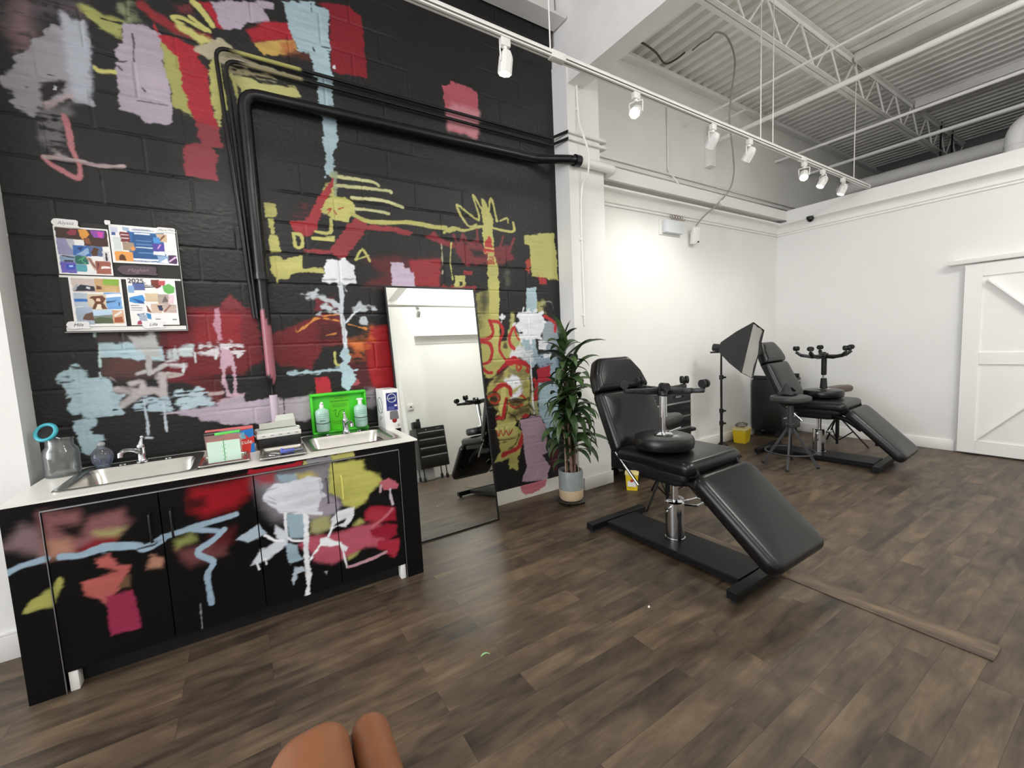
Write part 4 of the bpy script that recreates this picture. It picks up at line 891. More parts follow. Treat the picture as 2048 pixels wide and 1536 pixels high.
for x, z, r, lab in ((5.50, 3.97, .028, 'thick white sprinkler pipe crossing under the ceiling joist'), (4.85, 4.02, .012, 'thin white conduit crossing under the ceiling nearest the beam'), (7.1, 4.02, .020, 'white pipe crossing the ceiling above the end wall'), (8.1, 4.0, .024, 'white pipe crossing the dark ceiling beyond the end wall')):
    pipe('ceiling_pipe', [(x, 3.4495, z), (x, Y0, z)], r, M_steel_white, lab, 'pipes crossing under the ceiling', 10)
pipe('ceiling_pipe', [(8.6, 3.44, 3.55), (8.6, 1.3, 3.55), (8.6, Y0, 3.55)], .07, M_steel_white, 'fat white insulated pipe beyond the end wall', 'pipes crossing under the ceiling', 14)
pipe('ceiling_pipe', [(9.3, 3.44, 3.9), (9.3, Y0, 3.9)], .11, M_deck, 'fattest pale duct low in the dark beyond the end wall', 'pipes crossing under the ceiling', 14)
dk = thing('duct', 'white round elbow duct rising behind the end wall at the top right', 'duct', (8.0, 1.17, 0))
MB().tube([(0, 0, 2.6), (0, 0, 3.55)] + elbow((0, 0, 3.78), (0, 0, 3.5), (0, -1, 3.78), .2, 8) + [(0, -2.4, 3.78)], .105, 20).build('duct_run', M_steel_white, dk)
for z in (3.0, 3.52): MB().cyl((0, 0, z), (0, 0, z + .035), .112, n=20).build('collar', M_steel_white, dk)
for k, (x, y, zz) in enumerate(((9.9, 2.2, 3.1), (10.0, 1.2, 3.0))):
    u = thing('air_handler', ('dark box unit hanging in the gloom beyond the end wall, beside the duct', 'dark box unit hanging in the gloom beyond the end wall, near the upper wall')[1 - k], 'ventilation unit', (x, y, zz), 0, 'dark units beyond the end wall')
    MB().span((-.35, -.3, 0), (.35, .3, .5), .02).build('casing', M_black_metal, u)
    for sx in (-.3, .3): MB().cyl((sx, 0, .5), (sx, 0, 4.60 - zz), .012, n=6).build('hanger', M_black_metal, u)
# ------------------------------------------------------------------ lighting track
TY, TZ = 2.14, 3.19
tr = thing('lighting_track', 'long white ceiling track rail carrying the spotlights', 'track', (0, 0, 0))
def ty(x): return 2.135 + 0.0075 * x
b = MB()
P0, P1 = Vector((-1.2, ty(-1.2), TZ)), Vector((6.74, ty(6.74), TZ))
dirv = (P1 - P0).normalized(); side = Vector((0, 0, 1)).cross(dirv)
b.bar(P0 + Vector((0, 0, .018)), P1 + Vector((0, 0, .018)), .036, .006)
for s in (-1, 1):
    b.bar(P0 + side * .0155 * s, P1 + side * .0155 * s, .005, .034); b.bar(P0 + side * .010 * s - Vector((0, 0, .016)), P1 + side * .010 * s - Vector((0, 0, .016)), .010, .004)
b.build('rail', M_steel_white, tr, smooth=0)
MB().bar(P0 - side * .0184 - Vector((0, 0, .004)), P1 - side * .0184 - Vector((0, 0, .004)), .0012, .009).build('side_groove', mat('groove_grey', (92, 86, 82), .6), tr, smooth=0) if side.y > 0 else MB().bar(P0 + side * .0184 - Vector((0, 0, .004)), P1 + side * .0184 - Vector((0, 0, .004)), .0012, .009).build('side_groove', mat('groove_grey', (92, 86, 82), .6), tr, smooth=0)
MB().bar(P0 + Vector((0, 0, .012)), P1 + Vector((0, 0, .012)), .022, .004).build('conductor', M_rubber, tr, smooth=0)
for x in (1.80, 5.0): MB().box((x, ty(x), TZ), (.11, .046, .044), None, .004).build('rail_joiner', M_plastic_w, tr)
MB().box((6.745, ty(6.74), TZ), (.03, .044, .042), None, .004).build('end_cap', M_plastic_w, tr)
rods = [4.19, 4.41, 1.75, 6.3]
for x in rods: MB().cyl((x, ty(x), TZ + .02), (x, ty(x), 4.599), .0045, n=8).build('hanger', M_steel_white, tr)
M_lens = mat('lamp_lens', (255, 244, 214), 0.3, emit=22.0); M_lens_dim = mat('lamp_lens_edge', (255, 246, 225), 0.3, emit=3.0)
def spot(x, pan, tilt, label, power, lens, cone=95, drop=.125):
    t = thing('track_spotlight', label, 'spotlight', (x, ty(x), TZ - .019), 0, 'white spotlights on the ceiling track')
    MB().span((-.03, -.017, -.045), (.03, .017, .0), .004).build('adapter', M_plastic_w, t)
    Mx = Matrix.Rotation(R(pan), 4, 'Z')
    b = MB(); b.cyl((0, 0, -.045), (0, 0, -.062), .013, n=12)
    for s in (-1, 1): b.tube([(0, 0, -.056)] + [(s * .045, 0, -.060), (s * .047, 0, -.070), (s * .044, 0, -drop - .01)], .0045, 8)
    o = b.build('yoke', M_plastic_w, t); o.rotation_euler = (0, 0, R(pan))
    hM = Mx @ Matrix.Translation((0, 0, -drop)) @ Matrix.Rotation(R(tilt), 4, 'X')
    b = MB(); b.lathe([(.012, .060), (.026, .055), (.036, .036), (.040, .02), (.040, -.015), (.041, -.060)], n=8, M=hM, cap=(True, False)).lathe([(.041, -.060), (.037, -.060), (.036, -.046)], n=8, M=hM, cap=(False, False))
    h = b.build('lamp_head', M_plastic_w, t, smooth=20)
    ln = MB().lathe([(.0365, -.053), (.036, -.052)], n=8, M=hM).build('lens', lens, t)
    L = bpy.data.lights.new('spot_lamp', 'SPOT'); L.energy = power; L.spot_size = R(cone); L.spot_blend = 0.9; L.shadow_soft_size = .035; L.color = (1.0, .98, .91)
    lo_ = bpy.data.objects.new('spot_lamp', L); COL.objects.link(lo_); lo_.parent = t; lo_.matrix_local = hM @ Matrix.Translation((0, 0, -.066))
# pan 0 aims to -y when tilted positive about x ... tilt<0 aims toward -y
spot(1.42, 20, 10, 'spotlight lit at its underside, hanging against the black mural near the column', 40, M_lens)
spot(2.51, -62, -58, 'spotlight before the column, turned away to the left with its lens showing', 26, M_lens_dim)
spot(3.44, -8, 42, 'spotlight over the white wall, left of the pair beside the hanging cable', 30, M_lens_dim)
spot(4.00, -4, 40, 'spotlight over the white wall, just past the hanging cable', 30, M_lens_dim)
spot(5.05, -70, -48, 'brightly glowing spotlight, first of the three near the end wall', 40, M_lens)
spot(5.48, 60, 32, 'middle spotlight of the three near the end wall', 24, M_lens_dim)
spot(6.0, 45, 24, 'spotlight closest to the end wall', 24, M_lens_dim)

spot(-.20, -16, 36, 'spotlight at the near end of the track, over the sink cabinet, outside the view', 34, M_lens_dim, 74)
t2 = thing('lighting_track', 'second ceiling track rail, seen only in the mirror as a thin line', 'track', (0, -.86, 3.19))
MB().span((-1.2, -.018, -.017), (6.73, .018, .017), .002).build('rail', M_steel_white, t2)
for x in (1.0, 4.6): MB().cyl((x, 0, .017), (x, 0, 1.405), .0045, n=8).build('hanger', M_steel_white, t2)
_ty, _tz = ty, TZ
ty = lambda x: -.86
spot(2.78, 0, -38, 'spotlight on the second track, seen only in the mirror', 30, M_lens_dim)
ty = _ty
# ------------------------------------------------------------------ end wall: door, camera; back wall boxes
dr = struct(MB().span((6.745, .30, .018), (6.765, 1.305, 2.075)).build('door_1', M_trim))
def dpart(mb, nm): o = mb.build(nm, M_trim, dr, smooth=0); o['kind'] = 'structure'
dpart(MB().span((6.728, 1.17, .018), (6.745, 1.305, 2.075), .003), 'stile'); dpart(MB().span((6.728, .30, .018), (6.745, .435, 2.075), .003), 'stile')
dpart(MB().span((6.7285, .435, 1.94), (6.745, 1.17, 2.075), .003), 'rail'); dpart(MB().span((6.7285, .435, .018), (6.745, 1.17, .16), .003), 'rail'); dpart(MB().span((6.7285, .435, 1.0), (6.745, 1.17, 1.13), .003), 'rail')
dpart(MB().bar((6.737, 1.13, 1.90), (6.737, .48, 1.17), .009, .11, up=(1, 0, 0)), 'brace'); dpart(MB().bar((6.737, .48, .97), (6.737, 1.13, .20), .009, .11, up=(1, 0, 0)), 'brace')
struct(MB().span((6.70, Y0 + .6, 2.09), (6.7999, 1.43, 2.135), .003).span((6.7999, .2, 2.05), (6.79, 1.40, 2.09)).build('trim_5', M_trim))
dc = thing('dome_camera', 'small black dome camera tucked on the crown of the end wall', 'camera', (6.70, 2.80, 2.963))
MB().cyl((0, 0, 0), (0, 0, .03), .045, n=20).build('base', M_black, dc)
MB().ball((0, 0, -.003), .04, (1, 1, 1)).build('dome', mat('smoked_dome', (12, 12, 14), .1), dc)
eb = thing('emergency_light', 'white wall box mounted below the crown, topped by a coiled cable', 'emergency light', (4.36, 3.28, 2.70))
MB().span((-.155, -.075, -.055), (.155, -.012, .085), .008).build('housing', mat('grey_white_plastic', (216, 221, 224), .4, var=.01), eb)
MB().span((-.20, -.012, -.075), (.17, 0, .10), .003).build('back_plate', M_plastic_w, eb)
MB().tube([(-.06 + .10 * t / 40 * 1.7 + .030 * math.cos(t * .55), -.055, .128 + .026 * math.sin(t * .55)) for t in range(0, 58)], .0045, 6).build('coiled_cable', mat('grey_cord', (150, 140, 135), .6), eb)
sb = thing('motion_sensor', 'small white wall sensor angled out below the crown, beside the larger box', 'sensor', (4.74, 3.28, 2.66))
MB().box((0, -.07, -.01), (.10, .05, .19), (R(12), 0, R(-18)), .008).build('housing', M_plastic_w, sb)
MB().bar((0, 0, .04), (0, -.06, .02), .03, .03).build('bracket', M_plastic_w, sb)
MB().cyl((.02, -.096, -.085), (.02, -.103, -.085), .01, n=10).build('sensor_eye', M_black, sb)
cb = thing('hanging_cable', 'long cable looping down from the ceiling deck to the boxes on the white wall', 'cable', (0, 0, 0))
yc = 3.10
MB().tube(smooth_path([(4.48, 3.05, 4.57), (4.42, 2.90, 4.54), (4.30, 2.74, 4.45), (4.35, 2.68, 4.49), (4.54, 2.68, 4.49), (4.70, 2.70, 4.34), (4.73, 2.75, 4.07), (4.77, 2.80, 3.80), (4.95, 2.87, 3.55), (5.117, 2.95, 3.382), (5.151, 3.0, 3.232), (5.098, 3.05, 3.113), (4.95, 3.08, 2.985), (4.80, 3.14, 2.86), (4.74, 3.2, 2.76)], 8), .009, 8).build('cord', mat('cable_grey', (150, 150, 148), .6), cb)
MB().box((5.03, 3.055, 3.02), (.05, .03, .05), (0, R(30), 0), .004).build('plug', M_plastic_w, cb)
c2 = thing('hanging_cable', 'dark cable sagging along the deck between beam and joist', 'cable', (0, 0, 0))
MB().tube(smooth_path([(3.20, 3.22, 4.575), (3.45, 3.2, 4.56), (3.76, 3.21, 4.54), (3.89, 3.20, 4.53), (4.09, 3.22, 4.52), (4.34, 3.3, 4.53), (4.42, 3.22, 4.55), (4.45, 3.12, 4.58)], 8), .010, 8).build('cord', mat('cable_dark', (70, 68, 66), .6), c2)
vc = thing('conduit', 'thin white conduit dropping down the column face from the ceiling', 'pipe', (0, 0, 0))
MB().tube(smooth_path([(2.78, 3.058, 3.80), (2.78, 3.04, 3.45), (2.79, 3.0, 3.3), (2.83, 2.985, 3.15), (2.82, 2.99, 2.95), (2.79, 3.055, 2.75), (2.79, 3.058, 1.6)], 6), .009, 8).build('pipe_run', M_steel_white, vc)
for z in (1.7, 2.4, 3.55): MB().box((2.785, 3.062, z), (.04, .012, .02)).build('clamp', M_steel_white, vc)
wc = thing('conduit', 'thin conduit dropping down the grey upper wall behind the track', 'pipe', (0, 0, 0))
MB().tube(smooth_path([(4.55, 3.435, 4.2), (4.55, 3.435, 3.55), (4.56, 3.43, 3.45), (4.66, 3.40, 3.33), (4.68, 3.30, 3.16)], 6), .010, 8).build('pipe_run', M_steel_white, wc)
jb = thing('junction_box', 'tall white box on the grey upper wall where ceiling pipes meet', 'box', (5.36, 3.4499, 3.62))
MB().span((-.06, -.09, 0), (.06, 0, .38), .006).build('housing', M_steel_white, jb)
MB().tube([(0, -.05, .38), (0, -.05, .46)] + [(0, -.08, .5), (0, -.5, .5)], .014, 8).build('conduit_stub', M_steel_white, jb)
# floor strip, small litter
struct(MB().span((2.60, .36, 0), (2.745, 2.2, .006), .002, 1).build('trim_6', M_strip))
tag(MB().tube(smooth_path([(.825, 1.688, .004), (.838, 1.694, .005), (.856, 1.692, .007), (.868, 1.680, .005)], 4), [.0008, .0015, .0025, .0035, .004, .004, .004, .0035, .003, .0025, .002, .0015, .0008], 6).build('fallen_leaf', mat('fresh_leaf', (140, 190, 130), .5)), 'small curled pale green leaf lying on the bare plank floor', 'leaf')
tag(MB().box((1.744, 1.476, .004), (.016, .010, .006), (0, 0, .5), .002).build('paper_scrap', M_plastic_w), 'tiny white scrap lying on the floor before the near chair', 'scrap')
# ------------------------------------------------------------------ painted sink cabinet
YF = 2.585
cab = thing('sink_cabinet', 'long black sink cabinet with abstract brush strokes painted over its doors', 'cabinet', (0, YF, 0))
def cabgrid(name, x0, x1, z0, z1, dep, parent, step=.004, lab=None):
    xs = np.linspace(x0, x1, max(2, int((x1 - x0) / step) + 1)); zs = np.linspace(z0, z1, max(2, int((z1 - z0) / step) + 1))
    o = painted_grid(name, xs, zs, paint(xs, zs, (12, 12, 13), CAB_ART, .8), M_cabart, parent=parent, back=dep)
    if lab: o['label'] = lab
    return o
edges = [-.775, -.386, .004, .393, .777]
M_handle_b = mat('handle_black', (20, 20, 20), .35); M_handle_y = mat('handle_yellow_paint', (205, 200, 105), .4); M_handle_g = mat('handle_grey', (70, 70, 76), .35)
dl = ['black door with pale blue line over pink and salmon patches', 'dark door with red smoke and a zigzag pale blue line', 'door with a big white painted rose', 'door with yellow, crimson and pink paint']
hx = [-.425, -.345, .352, .433]; hm = [M_handle_b, M_handle_b, M_handle_g, M_handle_y]
for k in range(4):
    d = cabgrid('door', edges[k] + .0025, edges[k + 1] - .0025, .095, .832, .018, cab, lab=dl[k])
    MB().tube([(hx[k], 0, .60)] + [(hx[k], -.024, .605), (hx[k], -.026, .62), (hx[k], -.026, .72), (hx[k], -.024, .735), (hx[k], 0, .74)], .005, 8).build('handle', hm[k], d)
cabgrid('end_panel', -.895, -.779, 0, .8395, .60, cab); cabgrid('end_panel', .781, .887, 0, .8395, .60, cab)
a0 = cabgrid('apron', -.895, .887, .8405, .8755, .02, cab, .003)
b = MB(); b.span((-.7775, -.006, .8330), (.7795, .004, .8395)); b.span((-.7785, -.006, .0), (-.7755, .004, .833)); b.span((.7775, -.006, .0), (.7805, .004, .833))
b.build('edge_trim', M_alu, cab, smooth=0)
MB().span((-.777, .07, 0), (.779, .09, .094)).build('toe_kick', M_black, cab)
for x in (-.752, .757): MB().span((x - .016, .004, 0), (x + .016, .06, .105), .003).build('foot', M_plastic_w, cab)
MB().span((-.776, .02, .0945), (.778, .60, .112)).span((-.776, .585, .112), (.778, .60, .80)).build('carcass', M_black, cab)
# worktop with two sink cut-outs
wt = MB(); zt0, zt1 = .8762, .8852
xs_ = [-.895, -.735, -.265, .325, .805, .90]; ys_ = [2.572, 2.71, 3.16, 3.262]
for i in range(5):
    for j in range(3):
        if j == 1 and i in (1, 3): continue
        wt.span((xs_[i], ys_[j], zt0), (xs_[i + 1], ys_[j + 1], zt1))
bmesh.ops.remove_doubles(wt.bm, verts=wt.bm.verts, dist=1e-5)
wo = wt.build('worktop', M_counter, smooth=0)
tag(wo, 'long white laminate worktop over the painted black cabinet', 'worktop')
MB().span((-.88, 3.24, .8855), (.89, 3.2615, .89)).build('sealant', M_rubber, wo, smooth=0)
def sink(cx, lab):
    t = thing('sink', lab, 'sink', (cx, 2.935, zt1), 0, 'steel sinks set in the worktop')
    W, D = .27, .26
    # rim ring with raised lip
    def ringloop(w, d, r, z, n=6): return [(x, y, z) for x, y in round_poly([(-w, -d), (w, -d), (w, d), (-w, d)], r, n)]
    loops = [ringloop(W, D, .04, .0005), ringloop(W, D, .04, .004), ringloop(W - .006, D - .006, .04, .0065), ringloop(W - .03, D - .03, .045, .003)]
    lb = [(x, y - .022, z) for x, y, z in ringloop(W - .036, D - .058, .06, .001)]
    lb2 = [(x, y - .022, z) for x, y, z in ringloop(W - .046, D - .068, .06, -.02)]
    lb3 = [(x, y - .022, z) for x, y, z in ringloop(W - .062, D - .084, .06, -.135)]
    lb4 = [(x, y - .022, z) for x, y, z in ringloop(W - .085, D - .107, .05, -.15)]
    def loft(ls, cap):
        m = MB(); V = [[m.bm.verts.new(p) for p in l] for l in ls]; n = len(V[0])
        for A, B in zip(V, V[1:]):
            for k in range(n): m.bm.faces.new((A[k], A[(k + 1) % n], B[(k + 1) % n], B[k]))
        if cap: m.bm.faces.new(V[-1])
        return m
    loft(loops + [lb], False).build('rim', M_steel, t, smooth=50)
    loft([lb, lb2, lb3, lb4], True).build('basin', M_steel, t, smooth=50)
    MB().lathe([(.036, .001), (.040, .003), (.030, .002), (.026, -.004)], (0, -.02, -.149), 24).build('drain', M_chrome, t)
    for x in (-.10, .10): MB().lathe([(.018, 0), (.018, .006), (.012, .009)], (x, .20, .003), 16).build('hole_cap', M_chrome, t)
    return t
sink(-.50, 'steel sink nearer the jar, left of the countertop clutter'); sink(.57, 'steel sink before the green eyewash station')
def faucet(cx, rz, lab):
    t = thing('faucet', lab, 'faucet', (cx, 3.135, zt1 + .004), rz, 'chrome faucets behind the sinks')
    MB().lathe([(.030, 0), (.030, .006), (.024, .012), (.021, .02), (.020, .075), (.023, .082), (.019, .10)], n=20).build('body', M_chrome, t)
    MB().tube(smooth_path([(0, -.005, .05), (0, -.05, .080), (0, -.10, .088), (0, -.125, .075)], 5), .011, 12).cyl((0, -.124, .08), (0, -.126, .058), .012, n=12).build('spout', M_chrome, t)
    MB().tube([(0, 0, .095), (0, .004, .115), (.0, .012, .135)], [.016, .010, .006], 12).ball((0, .013, .14), .010).build('lever', M_chrome, t)
    return t
faucet(-.515, R(-35), 'chrome faucet rising behind the sink nearer the jar, its spout turned to the left'); faucet(.585, R(8), 'chrome faucet in front of the green eyewash station')
zc = zt1
# glass jar and its teal lid
j = thing('glass_jar', 'large clear empty glass jar standing at the wall end of the worktop', 'jar', (-.825, 3.10, zc))
MB().lathe([(.060, .002), (.066, .0), (.069, .012), (.070, .11), (.067, .135), (.053, .155), (.052, .185), (.056, .188), (.056, .193), (.048, .193), (.048, .158), (.062, .134), (.065, .11), (.064, .014), (.05, .008)], n=32, cap=(True, True)).build('jar_body', M_glass, j)
ld = thing('jar_lid', 'round glass lid with a teal rim propped open above the jar', 'lid', (-.868, 3.10, zc + .232))
Ml = Matrix.Rotation(R(62), 4, 'X') @ Matrix.Rotation(R(-18), 4, 'Y')
circ = [(.042 * math.cos(a), .042 * math.sin(a), 0) for a in [k * 2 * PI / 28 for k in range(28)]]
MB().tube([Ml @ Vector(p) for p in circ], .0095, 10, closed=True).build('rim', mat('teal_plastic', (60, 165, 180), .35), ld)
MB().lathe([(.038, -.002), (.038, .002)], M=Ml, n=28).build('pane', mat('dark_lid_glass', (22, 20, 22), .45, spec=.2), ld)
MB().bar((.035, 0, -.03), (.05, 0, -.04), .012, .006).build('hinge', M_chrome, ld)
bw = thing('soap_bottle', 'small round clear bottle holding bluish liquid beside the jar', 'bottle', (-.685, 3.165, zc))
MB().lathe([(.026, 0), (.032, .004), (.034, .016), (.044, .035), (.048, .058), (.044, .083), (.030, .102), (.016, .112), (.015, .122)], n=28).build('bottle_body', mat_glass('bottle_plastic', (248, 250, 254), milk=.08), bw)
MB().lathe([(.028, .003), (.031, .016), (.041, .035), (.044, .052), (.043, .060)], n=28).build('liquid', mat_glass('blue_liquid', (214, 224, 246), milk=.10), bw)
MB().ball((0, 0, .128), .019, (1, 1, .8)).build('stopper', mat_glass('stopper_plastic', (244, 245, 246), milk=.4), bw)
# red box
def painted_box(name, par, x0, x1, y0, y1, z0, z1, base, artf, side_rgb, top_rgb):
    """box whose front carries printing; other faces plain"""
    xs = np.linspace(x0, x1, max(2, int((x1 - x0) / .0016))); zs = np.linspace(z0, z1, max(2, int((z1 - z0) / .0016)))
    o = painted_grid(name, xs, zs, paint(xs, zs, base, artf, 0.0), M_print, parent=par, loc=(0, y0, 0))
    MB().span((x0, y0 + .0004, z0), (x1, y1, z1)).build('carton', mat(name + '_side', side_rgb, .5), par, smooth=0)
    return o
rb = thing('cardboard_box', 'flat red and blue cardboard box with white lettering standing behind the clear bin', 'box', (0, 2.95, zc))
M_red = mat('red_card', (205, 58, 48), .5); M_sal = mat('salmon_card', (232, 112, 108), .5)
painted_box('box_front', rb, -.205, .030, 0, .09, 0, .145, (206, 55, 45), [((40, 120, 190), [-.10, .13, .03, .145, .03, .10, .005, .09, -.02, .12], 0, .001, 1, 0), ((40, 120, 190), [.005, 0, .03, 0, .03, .06, .012, .05], 0, .001, 1, 0), ((150, 35, 40), [-.205, .10, -.12, .115, -.12, .13, -.205, .13], 0, .002, 1, 0), ((120, 180, 200), [-.045, .11, -.02, .13, -.01, .09, -.03, .085], 0, .001, 1, 0)], (200, 52, 44), (232, 112, 108))
MB().box((-.088, .045, .148), (.236, .094, .005)).build('top_flap', M_sal, rb)
text('lettering', 'cule', .034, M_plastic_w, rb, (-.008, -.0005, .066), (R(90), 0, 0))
# graduated clear bin with green lid
cn = thing('measuring_bin', 'clear graduated plastic bin with a bright green lid edge standing in the steel tray', 'container', (-.112, 2.80, zc + .008))
M_cp = mat_glass('clear_plastic', (244, 250, 246), milk=.16); M_mint = mat('mint_label', (205, 232, 216), .45); M_gl = mat('green_print', (40, 160, 80), .5)
def shell(mb, hw, hd, z0, z1, tp):
    for s in (-1, 1):
        mb.bar((s * hw, -hd, z0), (s * hw, hd, z0), .002, .004)
    A = [(-hw, -hd), (hw, -hd), (hw, hd), (-hw, hd)]
    lo_ = [mb.bm.verts.new((x, y, z0)) for x, y in A]; hi_ = [mb.bm.verts.new((x * tp, y * tp, z1)) for x, y in A]
    for k in range(4): mb.bm.faces.new((lo_[k], lo_[(k + 1) % 4], hi_[(k + 1) % 4], hi_[k]))
    mb.bm.faces.new(lo_[::-1]); return mb
shell(MB(), .078, .055, 0, .152, 1.06).build('bin_body', M_cp, cn, smooth=0)
MB().box((-.002, -.0578, .062), (.148, .001, .112)).build('label', M_mint, cn, smooth=0)
b = MB(); b.box((-.002, -.0587, .068), (.0025, .0006, .122))
for k in range(8): b.box((-.008 + .012 * (k % 2), -.0587, .018 + .011 * k), (.006, .0006, .002))
b.build('graduation', M_gl, cn, smooth=0)
MB().box((.020, -.054, .158), (.115, .012, .013), (0, R(-2), 0), .002).build('lid_edge', mat('lime_plastic', (100, 220, 95), .4), cn)
MB().box((-.003, .004, .154), (.168, .116, .004), None, .001).build('lid', mat_glass('lid_plastic', (190, 205, 200)), cn)
def tray(cx, cy, hw, hd, lab, rz=0):
    t = thing('steel_tray', lab, 'tray', (cx, cy, zc), rz, 'steel instrument trays on the worktop')
    def lp(w, d, r, z): return [(x, y, z) for x, y in round_poly([(-w, -d), (w, -d), (w, d), (-w, d)], r, 5)]
    ls = [lp(hw, hd, .022, .014), lp(hw - .001, hd - .001, .022, .0175), lp(hw - .008, hd - .008, .02, .018), lp(hw - .012, hd - .012, .018, .014), lp(hw - .018, hd - .018, .018, .003)]
    m = MB(); V = [[m.bm.verts.new(p) for p in l] for l in ls]; n = len(V[0])
    for A, B in zip(V, V[1:]):
        for k in range(n): m.bm.faces.new((A[k], A[(k + 1) % n], B[(k + 1) % n], B[k]))
    m.bm.faces.new(V[-1])
    lo_ = lp(hw - .02, hd - .02, .018, .001); W = [m.bm.verts.new(p) for p in lo_]
    for k in range(n): m.bm.faces.new((V[0][k], V[0][(k + 1) % n], W[(k + 1) % n], W[k]))
    m.bm.faces.new(W)
    m.build('tray_body', M_steel, t, smooth=50); return t
tray(-.116, 2.805, .118, .125, 'steel tray under the clear graduated bin'); tray(.165, 2.775, .118, .150, 'steel tray holding blue tools before the black and white device', R(-3))
# blue cutter in the tray
bt = thing('blue_clip', 'blue plastic clip tool lying in the steel tray', 'tool', (.165, 2.755, zc + .0035))
MB().box((.02, 0, .012), (.075, .022, .018), (0, 0, R(18)), .005).box((-.005, .02, .016), (.03, .01, .02), (0, R(20), R(60)), .003).build('grip', mat('blue_plastic', (95, 110, 200), .4), bt)
MB().tube(smooth_path([(-.02, -.01, .006), (-.06, .01, .01), (-.075, -.02, .006), (-.045, -.035, .005)], 5), .003, 8).build('wire', M_chrome, bt)
MB().box((.075, .015, .008), (.05, .01, .006), (0, 0, R(10)), .002).build('tip', mat('grey_blue_plastic', (150, 160, 190), .4), bt)
# black / white device with paper sheet
pr = thing('label_printer', 'black boxy device with a white tray front and a limp paper sheet on top', 'printer', (.160, 3.045, zc), R(4))
M_pap = mat('grey_paper', (196, 200, 190), .7)
MB().span((-.118, -.075, 0), (.118, .075, .068), .004).build('body', M_black, pr)
MB().span((-.122, -.080, .0685), (.122, -.055, .098), .003).span((-.122, -.055, .0685), (.122, .078, .074), .002).build('white_front', M_plastic_w, pr)
MB().span((-.120, -.054, .0745), (.120, .076, .115), .012).build('clear_cover', mat('frosted_cover', (196, 204, 194), .35), pr)
MB().poly([(-.10, -.03, .120), (.10, -.045, .120), (.115, .07, .150), (-.09, .075, .140)]).poly([(.0, .075, .145), (.115, .07, .150), (.11, .085, .185), (.01, .09, .182)]).build('paper_sheet', M_pap, pr, smooth=0)
MB().ball((.112, -.03, .105), .014).build('roller_knob', M_plastic_w, pr)
b = MB()
for k in range(5): b.box((-.085 + .045 * k, -.0803, .083), (.018, .0006, .004))
b.build('markings', mat('grey_print', (120, 120, 118), .6), pr, smooth=0)
b = MB()
for k in range(4): b.box((-.07 + .05 * k, -.0753, .035), (.04, .0008, .014))
b.build('screen_panel', mat('dark_panel', (34, 34, 36), .2), pr, smooth=0)
# white carton
bx = thing('carton', 'white carton with a blue logo label at the end of the worktop', 'box', (.89, 3.03, zc))
MB().span((-.055, 0, 0), (.055, .195, .288), .002).build('carton_body', mat('white_card', (236, 235, 234), .5), bx)
M_navy = mat('navy_print', (38, 48, 122), .45); M_ink = mat('black_ink', (25, 25, 28), .5)
MB().box((.002, -.0004, .200), (.080, .0008, .128)).build('blue_label', M_navy, bx, smooth=0)
b = MB(); b.tube([(.002 + .030 * math.cos(a), -.001, .226 + .030 * math.sin(a)) for a in [k * 2 * PI / 32 for k in range(32)]], .0022, 6, closed=True); b.ball((.024, -.0012, .204), .0055, (1, .2, 1)); b.box((.028, -.001, .170), (.020, .0006, .012))
b.build('logo_ring', M_plastic_w, bx)
text('lettering', 'Botexx', .0165, M_plastic_w, bx, (.002, -.001, .226), (R(90), R(-12), 0))
b = MB()
for k in range(3): b.box((-.006, -.001, .160 - .008 * k), (.045, .0006, .002))
b.build('label_lines', mat('pale_blue_print', (150, 160, 210), .5), bx, smooth=0)
MB().slab([(-.033, -.03), (.033, -.03), (.026, .035), (-.03, .032)], .001, 0, M=Matrix.Translation((.012, -.0003, .100)) @ Matrix.Rotation(R(90), 4, 'X'), rnd=.012).build('opening', mat('grey_foil', (150, 150, 155), .25, metal=.7), bx)
MB().ball((.012, .003, .063), .022, (1, .25, 1)).build('red_content', mat('red_gloss', (140, 30, 38), .3), bx)
MB().tube([(.040 + .007 * math.cos(a), -.0006, .025 + .007 * math.sin(a)) for a in [k * 2 * PI / 14 for k in range(14)]], .0012, 5, closed=True).build('recycling_mark', M_ink, bx)
b = MB(); b.tube([(-.0556, .105 + .060 * math.cos(a), .170 + .058 * math.sin(a)) for a in [k * 2 * PI / 36 for k in range(36)]], .0018, 6, closed=True); b.bar((-.0556, .085, .135), (-.0556, .13, .20), .0012, .003); b.ball((-.0556, .06, .122), .005, (.2, 1, 1))
for k in range(3): b.bar((-.0556, .06 + .02 * k, .085 - .012 * k), (-.0556, .12 + .01 * k, .085 - .012 * k), .0012, .003)
b.build('side_print', M_ink, bx)
MB().box((0, .09, .2885), (.05, .012, .0006)).build('top_slot', M_ink, bx, smooth=0)
# eyewash station
ey = thing('eyewash_station', 'bright green eyewash wall station above the sink', 'eyewash station', (.572, 3.2645, .8915))
M_green = mat('green_plastic', (70, 205, 45), .38)
m = MB(); m.span((-.188, -.012, 0), (.188, 0, .282), .003); m.span((-.188, -.05, .262), (.188, -.012, .282), .006); m.span((-.188, -.045, 0), (-.172, -.012, .27), .004); m.span((.176, -.045, 0), (.188, -.012, .27), .004); m.span((-.188, -.07, 0), (.188, -.012, .014), .004)
m.build('back_plate', M_green, ey)
M_dg = mat('dark_green_print', (18, 80, 20), .5); M_lg = mat('lime_panel', (92, 206, 32), .4)
MB().box((.005, -.0130, .130), (.135, .001, .235)).build('instruction_panel', M_lg, ey, smooth=0)
b = MB(); b.box((.005, -.014, .247), (.12, .0006, .002))
for k, (wd, z) in enumerate(((.06, .235), (.10, .194), (.11, .184), (.09, .174), (.10, .070), (.11, .060), (.08, .050))): b.box((.005, -.014, z), (wd, .0006, .0022))
